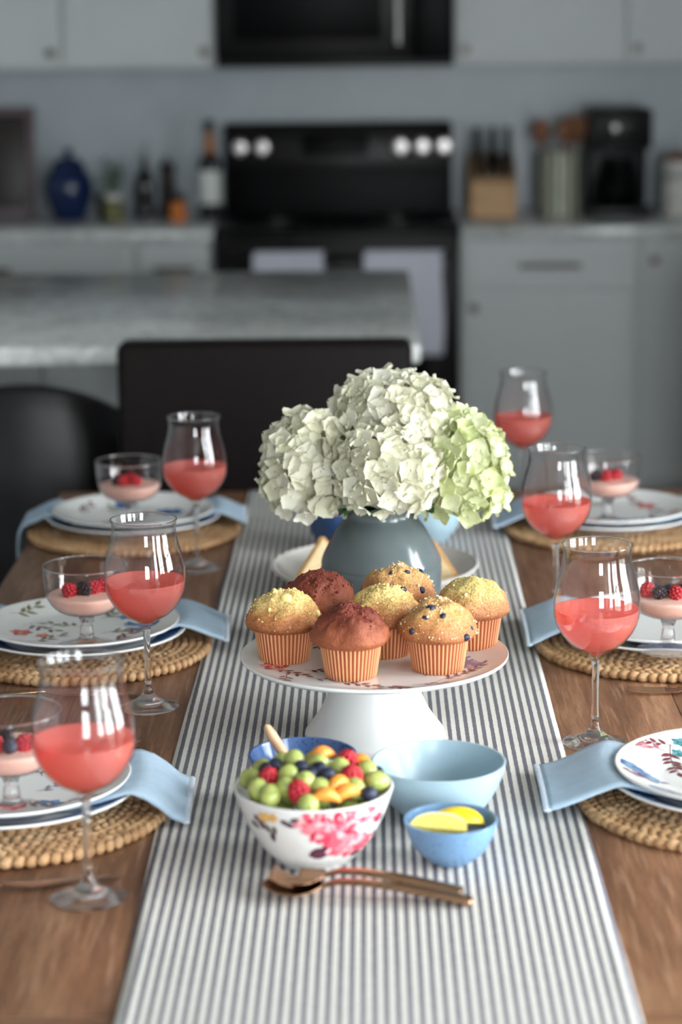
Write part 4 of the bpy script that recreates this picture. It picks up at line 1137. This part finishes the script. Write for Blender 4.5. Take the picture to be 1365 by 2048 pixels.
# vase
t = thing('flower_vase', 'squat grey glazed stoneware vase with narrow neck', 'vase', (.012, 2.865, RT))
vo = smooth_prof([(.058, 0), (.066, .012), (.0755, .07), (.0775, .105), (.0765, .114), (.077, .117), (.074, .127), (.058, .158), (.0475, .172), (.0445, .178), (.0445, .187), (.0462, .192)], 5)
MB().lathe([(0, 0)] + vo + shell(vo, .005)[::-1] + [(0, .006)], 72).build('vase_body', M['vase'], t)
# hydrangeas
def floret(ps=.0135, seed=1):
    m = MB(); rd = random.Random(seed)
    for k in range(4):
        a0 = k * pi / 2 + rd.uniform(-.12, .12); L = ps * rd.uniform(.92, 1.1); cup = rd.uniform(.02, .32)
        def fn(u, v, a0=a0, L=L, cup=cup):
            w_ = L * .60 * (sin(pi * min(1, (.08 + .92 * v)) ** .8) ** .62 if v < 1 else .12)
            x = (u - .5) * 2 * w_; y = L * (v * 1.0 + (-.10 * (abs(u - .5) * 2) ** 2 if v > .6 else 0)) + .0008
            z = L * (cup * v * v + .22 * ((u - .5) * 2) ** 2 * v - .06 * sin(v * pi)) + .00012 * k
            return (x * cos(a0) - y * sin(a0), x * sin(a0) + y * cos(a0), z)
        m.grid(fn, 5, 6)
    m.ball((0, 0, .0005), .0013, 6, 4)
    m.tube([(0, 0, 0), (0, 0, -.014)], .0007, 5, cap=False)
    return m
fl_white = [floret(.0148, k).mesh('floret', M['petal_white']) for k in range(5)]
fl_green = [floret(.0142, k + 9).mesh('floret', M['petal_green']) for k in range(5)]
hleaf = MB().grid(lambda u, v: ((u - .5) * .045 * sin(pi * min(1, v * .95 + .05)) ** .8, v * .075, .012 * sin(v * 2.2) + .01 * abs(u - .5) * 2), 7, 9)
hleaf_me = hleaf.mesh('leaf', M['leaf'])
HEADS = [((-.077, 2.842, .995), (.058, .062, .070), fl_white, 150, 'white hydrangea head drooping on the tub stool side of the vase'),
         ((.018, 2.79, 1.000), (.062, .056, .058), fl_white, 140, 'large white hydrangea head at front of the bouquet'),
         ((.03, 2.868, 1.056), (.072, .066, .056), fl_white, 170, 'white hydrangea head at the top of the bouquet'),
         ((.116, 2.842, .990), (.054, .060, .073), fl_green, 150, 'pale green hydrangea head drooping on the coffee maker side of the vase'),
         ((.02, 2.93, 1.01), (.075, .055, .06), fl_white, 110, 'white hydrangea head at the kitchen side of the bouquet')]
for hi, (c, R, fls, n, lab) in enumerate(HEADS):
    rd = random.Random(60 + hi)
    t = thing('hydrangea', lab, 'flower', (.012, 2.865, RT + .012), 0); base_ = Vector(t.location); C = Vector(c) - base_
    for k in range(n):
        zz = 1 - (k + .5) / n * 1.72; rad = math.sqrt(max(0, 1 - zz * zz)); a = k * 2.399963 + rd.uniform(-.25, .25)
        d = Vector((rad * cos(a), rad * sin(a), zz)); j = rd.uniform(.85, 1.08)
        pos = C + Vector((d.x * R[0], d.y * R[1], d.z * R[2])) * j
        nrm = (Vector((d.x / R[0], d.y / R[1], d.z / R[2])).normalized() + Vector((rd.uniform(-.38, .38), rd.uniform(-.38, .38), rd.uniform(-.3, .4)))).normalized()
        q = nrm.to_track_quat('Z', 'Y') @ Quaternion((0, 0, 1), rd.uniform(0, 6.28)); s_ = rd.uniform(.9, 1.18)
        link('floret', rd.choice(fls), t, pos, q, (s_,) * 3)
    MB().ball(C, (R[0] * .8, R[1] * .8, R[2] * .8), 16, 10).build('flower_core', fls[0].materials[0], t)
    dx = rd.uniform(-.018, .018); dy = rd.uniform(-.018, .018)
    MB().tube([(dx, dy, .0), (dx * .8, dy * .8, .12), Vector((C.x * .35, C.y * .35, .18)), C], [.0035, .0035, .003, .0025], 8).build('stem', M['stem'], t)
    for k in range(2):
        a = rd.uniform(0, 6.28) if hi != 1 else -2.2 + k * 1.1
        link('leaf', hleaf_me, t, (.03 * cos(a), .03 * sin(a), .176), (radians(-4), 0, a - pi / 2), (.8,) * 3)

# oval dish with toast behind the vase
t = thing('serving_dish', 'round cream serving dish with toast triangles behind the vase', 'dish', (.004, 3.195, RT))
so = smooth_prof([(.075, 0), (.085, .002), (.12, .012), (.142, .026), (.149, .034)], 5)
MB().lathe([(0, 0)] + so + shell(so, .004)[::-1] + [(0, .0045)], 72).build('dish_body', M['cream_ceramic'], t)
def toast(x, y, z, rz, tilt, lab, s=1.0):
    t = thing('toast_triangle', lab, 'toast', (x, y, z), rz); t.rotation_euler = (tilt, 0, rz)
    tri = [(-.055 * s, -.02 * s), (.055 * s, -.02 * s), (0, .052 * s)]
    bm = bmesh.new(); lo_ = [bm.verts.new((a, b, 0)) for a, b in tri]; hi_ = [bm.verts.new((a, b, .013)) for a, b in tri]
    bm.faces.new(lo_[::-1]); bm.faces.new(hi_)
    for k in range(3): bm.faces.new((lo_[k], lo_[(k + 1) % 3], hi_[(k + 1) % 3], hi_[k]))
    bmesh.ops.bevel(bm, geom=list(bm.edges), offset=.0035, segments=2, affect='EDGES')
    me = bpy.data.meshes.new('crust'); bm.to_mesh(me); bm.free(); me.materials.append(M['toast']); link('crust', me, t)
    MB().add([(a * .8, b * .8 + .001, .0131) for a, b in tri] + [(a * .8, b * .8 + .001, .0138) for a, b in tri], [(0, 2, 1), (3, 4, 5), (0, 1, 4, 3), (1, 2, 5, 4), (2, 0, 3, 5)]).build('crumb_face', M['toast_face'], t, smooth=False)
toast(-.066, 3.17, RT + .028, .25, 1.0, 'golden toast triangle leaning in the cream dish on the tub stool side', 1.05)
toast(-.035, 3.215, RT + .022, .1, .9, 'golden toast triangle in the middle of the cream dish')
toast(.035, 3.215, RT + .022, -.1, .9, 'golden toast triangle behind the vase near the dish centre')
toast(.082, 3.17, RT + .026, -.2, 1.0, 'golden toast triangle leaning in the cream dish on the coffee maker side')

def bowl(name, label, loc, prof, th, mat, inner_mat=None, seg=72):
    t = thing(name, label, 'bowl', loc)
    o = smooth_prof(prof, 6); i = shell(o, th)
    i = [q for q in i if q[1] > th * .8]
    rim = [(o[-1][0] - th * .25, o[-1][1] + th * .3), (i[-1][0] + th * .25, o[-1][1] + th * .3)]
    MB().lathe([(0, .001), (prof[0][0] - .004, .001)] + o + rim + i[::-1] + [(0, i[0][1])], seg).build('bowl_body', M[mat], t)
    return t, o, i
def fill(t, inner, z, mat, name, dome=.002):
    f = [(r - .0003, q) for r, q in inner if q < z]
    return MB().lathe([(0, f[0][1] + .0003)] + f + [(f[-1][0], z), (f[-1][0] * .6, z + dome), (0, z + dome * 1.2)], 56).build(name, M[mat], t)
# small bowls beyond the dish
t, o_, i_ = bowl('small_bowl', 'dark blue bowl of cream spread behind the vase', (-.04, 3.43, RT), [(.028, 0), (.032, .003), (.05, .024), (.06, .052), (.0615, .066)], .004, 'navy_glaze')
fill(t, i_, .054, 'mousse', 'cream_spread', .006)
t, o_, i_ = bowl('small_bowl', 'pale blue bowl with orange pieces behind the vase', (.088, 3.5, RT), [(.028, 0), (.032, .003), (.048, .024), (.057, .052), (.0585, .07)], .004, 'pale_blue')
seg_mesh = MB().grid(lambda u, v: ((v - .5) * .03, (.008 * sin(pi * v) ** .6) * cos(2 * pi * u), (.007 * sin(pi * v) ** .6) * sin(2 * pi * u) + .006 * (1 - (2 * v - 1) ** 2)), 12, 11, closed_u=True).mesh('orange_segment', M['orange'])
for k in range(9):
    a = k * 2.4; q = .012 * math.sqrt(k) * 1.05
    o = link('orange_segment', seg_mesh, None, (.088 + q * cos(a), 3.5 + q * sin(a), RT + .062 - q * .12), (random.uniform(-.4, .4), random.uniform(-.4, .4), a))
    tag(o, 'orange fruit segment in the pale blue bowl behind the vase', 'fruit', 'orange segments in pale blue bowl')
for k in range(5):
    a = k * 1.256; o = link('orange_segment', seg_mesh, None, (.088 + .022 * cos(a), 3.5 + .022 * sin(a), RT + .04), (0, 0, a + 1.57))
    tag(o, 'orange fruit segment in the pale blue bowl behind the vase', 'fruit', 'orange segments in pale blue bowl')

# yogurt bowl and wooden spoon
YB_ = (-.073, 2.258, RT)
t, o_, i_ = bowl('yogurt_bowl', 'dark blue glazed bowl of yogurt behind the fruit bowl', YB_, [(.026, 0), (.03, .003), (.044, .022), (.053, .045), (.0565, .057)], .0035, 'navy_glaze')
fill(t, i_, .036, 'yogurt', 'yogurt')
t = thing('wooden_spoon', 'pale wooden spoon standing in the blue yogurt bowl', 'spoon', (-.09, 2.252, RT + .036))
MB().tube([(.014, .0, -.012), (.004, -.0, .012), (-.006, -.001, .03), (-.014, -.002, .044), (-.0185, -.0025, .053), (-.020, -.0025, .0555)], [.004, .0048, .0058, .0056, .004, .0012], 12).build('handle', M['light_wood'], t)
MB().ball((.02, 0, -.013), (.014, .011, .005), 14, 8, mtx=Matrix.Rotation(.3, 4, 'Y')).build('spoon_bowl', M['light_wood'], t)

# fruit bowl
FB = (-.058, 2.103, RT)
fprof = [(.032, 0), (.035, .003), (.05, .018), (.0645, .042), (.0728, .062), (.0772, .0765)]
t, fo, fi = bowl('fruit_bowl', 'white bowl with pink peony print, heaped with fruit', FB, fprof, .0032, 'porcelain', seg=96)
tab = [(z, r) for r, z in fo]
def bowl_place(x, z, lift):
    z = max(.004, min(.0755, z)); r = lerp_tab(tab, z) + lift * 1.8; a = -pi / 2 + math.asin(max(-.98, min(.98, x / r)))
    return (r * cos(a), r * sin(a), z - lift * .5)
p = Print(bowl_place); rd = random.Random(8)
PK = [(226, 92, 112), (236, 130, 142), (244, 172, 178), (214, 66, 92), (248, 204, 204), (196, 48, 76)]
def peony(cx, cz, R, n, sq=.85):
    for i in range(n):
        q = 1 - i / n; a = rd.uniform(0, 6.28); d = R * (.25 + .55 * q) * rd.uniform(.6, 1); x, z = cx + d * cos(a), cz + d * sin(a) * sq
        p.leaf(x, z, a + rd.uniform(-.7, .7), R * rd.uniform(.4, .7), R * rd.uniform(.3, .52), rd.choice(PK if q > .3 else PK[:4]))
peony(.028, .054, .026, 70); peony(.012, .061, .02, 50); peony(.036, .037, .02, 60); peony(.048, .060, .017, 40); peony(-.002, .065, .012, 20)
p.flush('printed_peony')
for x, z, a, L, W in ((-.004, .026, .25, .024, .014), (.008, .031, .5, .014, .01), (.036, .017, 1.0, .016, .011), (.06, .05, 1.2, .014, .007), (.05, .03, .8, .014, .006)): p.leaf(x, z, a, L, W, (92, 44, 66)); p.flush('printed_leaf')
for x, z, a in ((-.055, .066, -.9), (-.049, .062, -1.3), (-.045, .058, -1.0), (-.036, .058, -1.5), (-.03, .066, -.5), (-.026, .063, -.3), (-.021, .066, .2), (-.038, .05, -1.4), (-.058, .058, -.8)):
    p.leaf(x, z, a, .012, .0055, rd.choice([(96, 74, 84), (84, 62, 84), (112, 104, 90)])); p.flush('printed_leaf')
p.blossom(-.045, .066, .007, [GLD, (232, 190, 120)], 5, rd); p.blossom(-.037, .067, .006, [(232, 170, 96), GLD], 5, rd)
p.build(t)
GR = [(-.019, .018, .107), (.0043, .004, .107), (.026, .0004, .101), (-.0239, -.0168, .0995), (-.0243, -.0354, .0925), (-.049, .026, .0885), (-.0605, .0063, .0835), (-.0396, -.0428, .0835), (.009, -.0398, .0915), (.0395, -.0299, .087), (.0517, .0167, .0885), (.0611, -.002, .0825), (-.0035, -.0615, .0795), (-.0065, -.0352, .1), (-.0512, -.0274, .0835), (.0, .05, .088), (-.032, .044, .086), (.03, .046, .086)]
under = [(.05 * cos(a), .05 * sin(a), .062) for a in [k * pi / 4 for k in range(8)]] + [(.026 * cos(a), .026 * sin(a), .072) for a in [k * pi / 2.5 for k in range(5)]] + [(.028 * cos(a), .028 * sin(a), .044) for a in [k * pi / 2.5 + .4 for k in range(5)]] + [(0, 0, .08), (0, 0, .05)]
flat = lambda q: (q[0], q[1], q[2] if q[2] < .078 else .078 + (q[2] - .078) * .62)
gr_mesh = MB().ball((0, 0, 0), (.0104, .0104, .0122), 20, 14).mesh('grape_body', M['grape'])
gr_scar = MB().lathe([(0, .0120), (.0016, .0121), (.0013, .0126), (0, .0125)], 10).mesh('stem_scar', M['stem'])
for k, q in enumerate(GR + under):
    q = flat(q)
    t = thing('grape', 'green grape in the peony printed fruit bowl', 'grape', (FB[0] + q[0], FB[1] + q[1], RT + q[2]), 0, 'green grapes in the fruit bowl')
    t.rotation_euler = (random.uniform(.3, 1.5), random.uniform(-.8, .8), random.uniform(0, 6))
    link('grape_body', gr_mesh, t); link('stem_scar', gr_scar, t)
for q in [(-.0413, -.015, .0945), (-.0118, -.0495, .091), (.0372, -.0136, .0965), (.032, .024, .101)]:
    q = flat(q); o = link('raspberry', rb_mesh, None, (FB[0] + q[0], FB[1] + q[1], RT + q[2]), (random.uniform(-.6, .6), random.uniform(-.6, .6), random.uniform(0, 6)), (1.12,) * 3)
    tag(o, 'red raspberry in the peony printed fruit bowl', 'berry', 'raspberries in the fruit bowl')
for q in [(-.0024, -.0192, .104), (.0142, -.0207, .1035), (-.036, .012, .101), (.0605, .018, .0845), (.0535, -.0395, .083), (-.045, .006, .097), (-.0108, -.0075, .108), (.006, -.012, .108)]:
    q = flat(q); o = link('blueberry', bl_mesh, None, (FB[0] + q[0], FB[1] + q[1], RT + q[2]), (random.uniform(-1, 1), random.uniform(-1, 1), random.uniform(0, 6)), (1.1,) * 3)
    tag(o, 'dark blueberry in the peony printed fruit bowl', 'berry', 'blueberries in the fruit bowl')
for q, rz in (((.0131, -.0575, .0835), .1), ((.0329, -.0475, .0835), .5), ((.0255, -.0377, .0925), .9), ((.008, .027, .105), .3), ((.045, .03, .09), -.5)):
    q = flat(q); o = link('orange_segment', seg_mesh, None, (FB[0] + q[0], FB[1] + q[1], RT + q[2]), (random.uniform(-.3, .3), random.uniform(-.2, .2), rz))
    tag(o, 'orange fruit segment in the peony printed fruit bowl', 'fruit', 'orange segments in the fruit bowl')

# pale blue bowl, lemon bowl
bowl('pale_bowl', 'empty pale blue bowl between cake stand and lemon bowl', (.066, 2.223, RT), [(.028, 0), (.032, .003), (.05, .018), (.063, .042), (.0685, .0605)], .0028, 'pale_blue')
LB = (.074, 2.099, RT)
bowl('lemon_bowl', 'small blue glazed bowl holding lemon wedges', LB, [(.018, 0), (.021, .002), (.034, .014), (.042, .03), (.0455, .043)], .003, 'blue_glaze')
def wedge_mesh():
    # lemon quarter: half angle 50 degrees, long axis x
    m = MB(); L, R = .029, .021; nu, nv = 10, 14; ha = radians(48)
    rad = lambda v: R * max(0.0, 1 - abs(2 * v - 1) ** 2.3) ** .55
    return m, L, R, ha, rad
def lemon_wedge(x, y, z, rot, lab):
    t = thing('lemon_wedge', lab, 'lemon', (x, y, z)); t.rotation_euler = rot
    m, L, R, ha, rad = wedge_mesh()
    sk = MB().grid(lambda u, v: ((2 * v - 1) * L, rad(v) * sin((2 * u - 1) * ha), rad(v) * cos((2 * u - 1) * ha) - .008), 11, 17); sk.build('peel', M['lemon_skin'], t)
    for sgn, nm in ((-1, 'cut_face'), (1, 'cut_face')):
        f = MB().grid(lambda u, v: ((2 * v - 1) * L, u * rad(v) * sin(sgn * ha), u * rad(v) * cos(ha) - .008), 6, 17)
        f.build(nm, M['lemon_flesh'], t, angle=None)
        f = MB().grid(lambda u, v: ((2 * v - 1) * L, (.88 + .12 * u) * rad(v) * sin(sgn * ha) + sgn * .0003, (.88 + .12 * u) * rad(v) * cos(ha) - .008), 3, 17); f.build('pith_edge', M['lemon_pith'], t, angle=None)
lemon_wedge(.08, 2.106, RT + .0385, (radians(8), 0, radians(8)), 'bright yellow lemon wedge lying peel up in the small blue bowl')
lemon_wedge(.0635, 2.084, RT + .039, (radians(-112), 0, radians(-18)), 'pale lemon wedge showing its cut face in the small blue bowl')

# serving spoons
def serving_spoon(lab, a, b, lift, slots=False):
    a, b = Vector(a), Vector(b); d = b - a; L = d.length; rz = math.atan2(d.y, d.x)
    t = thing('serving_fork' if slots else 'serving_spoon', lab, 'serving fork' if slots else 'serving spoon', (a.x, a.y, RT + lift), rz)
    # local x from bowl tip to handle end
    sc = L / .205
    def bw(v):
        return .021 * max(0, 1 - abs(2 * v - 1) ** 2.2) ** .5
    def cup(u, v, off):
        x = v * .062; w_ = bw(v); y = (2 * u - 1) * w_
        z = .003 + .011 * (abs(2 * u - 1) ** 2 * (w_ / .021)) * .55 + .010 * (abs(2 * v - 1) ** 2.4) + off
        return (x * sc, y, z)
    if not slots:
        m = MB(); m.grid(lambda u, v: cup(u, v, 0), 13, 19); o = m.build('spoon_bowl', M['rose_gold'], t, angle=None)
        md = o.modifiers.new('thick', 'SOLIDIFY'); md.thickness = .0016
    else:
        m = MB(); m.grid(lambda u, v: cup(u, .45 + .55 * v, 0), 13, 10); o = m.build('fork_palm', M['rose_gold'], t, angle=None)
        md = o.modifiers.new('thick', 'SOLIDIFY'); md.thickness = .0016
        for k in range(4):
            y = (k - 1.5) * .0095
            loft([(x * sc, .0034 * (1 if x > .006 else .5), .0012, .004 + .012 * (abs(2 * x / .062 - 1) ** 2.4), y * (1 - .012 / (x + .06))) for x in (.002, .008, .016, .024, .032)], 8).build('tine', M['rose_gold'], t)
    loft([(.06 * sc, .0055, .0022, .013, 0), (.075 * sc, .005, .003, .0175, 0), (.1 * sc, .0052, .0034, .018, 0), (.13 * sc, .0066, .0038, .0155, 0), (.165 * sc, .0084, .0042, .0105, 0), (.195 * sc, .0100, .0044, .006, 0), (.203 * sc, .0095, .004, .005, 0), (.205 * sc, .006, .0026, .0046, 0)], 12).build('handle', M['rose_gold'], t)
serving_spoon('rose gold serving spoon on the runner in front of fruit bowl', (-.105, 2.012, 0), (.09, 1.985, 0), 0)
serving_spoon('rose gold serving fork nested on the serving spoon', (-.098, 2.032, 0), (.082, 1.999, 0), .0035, True)
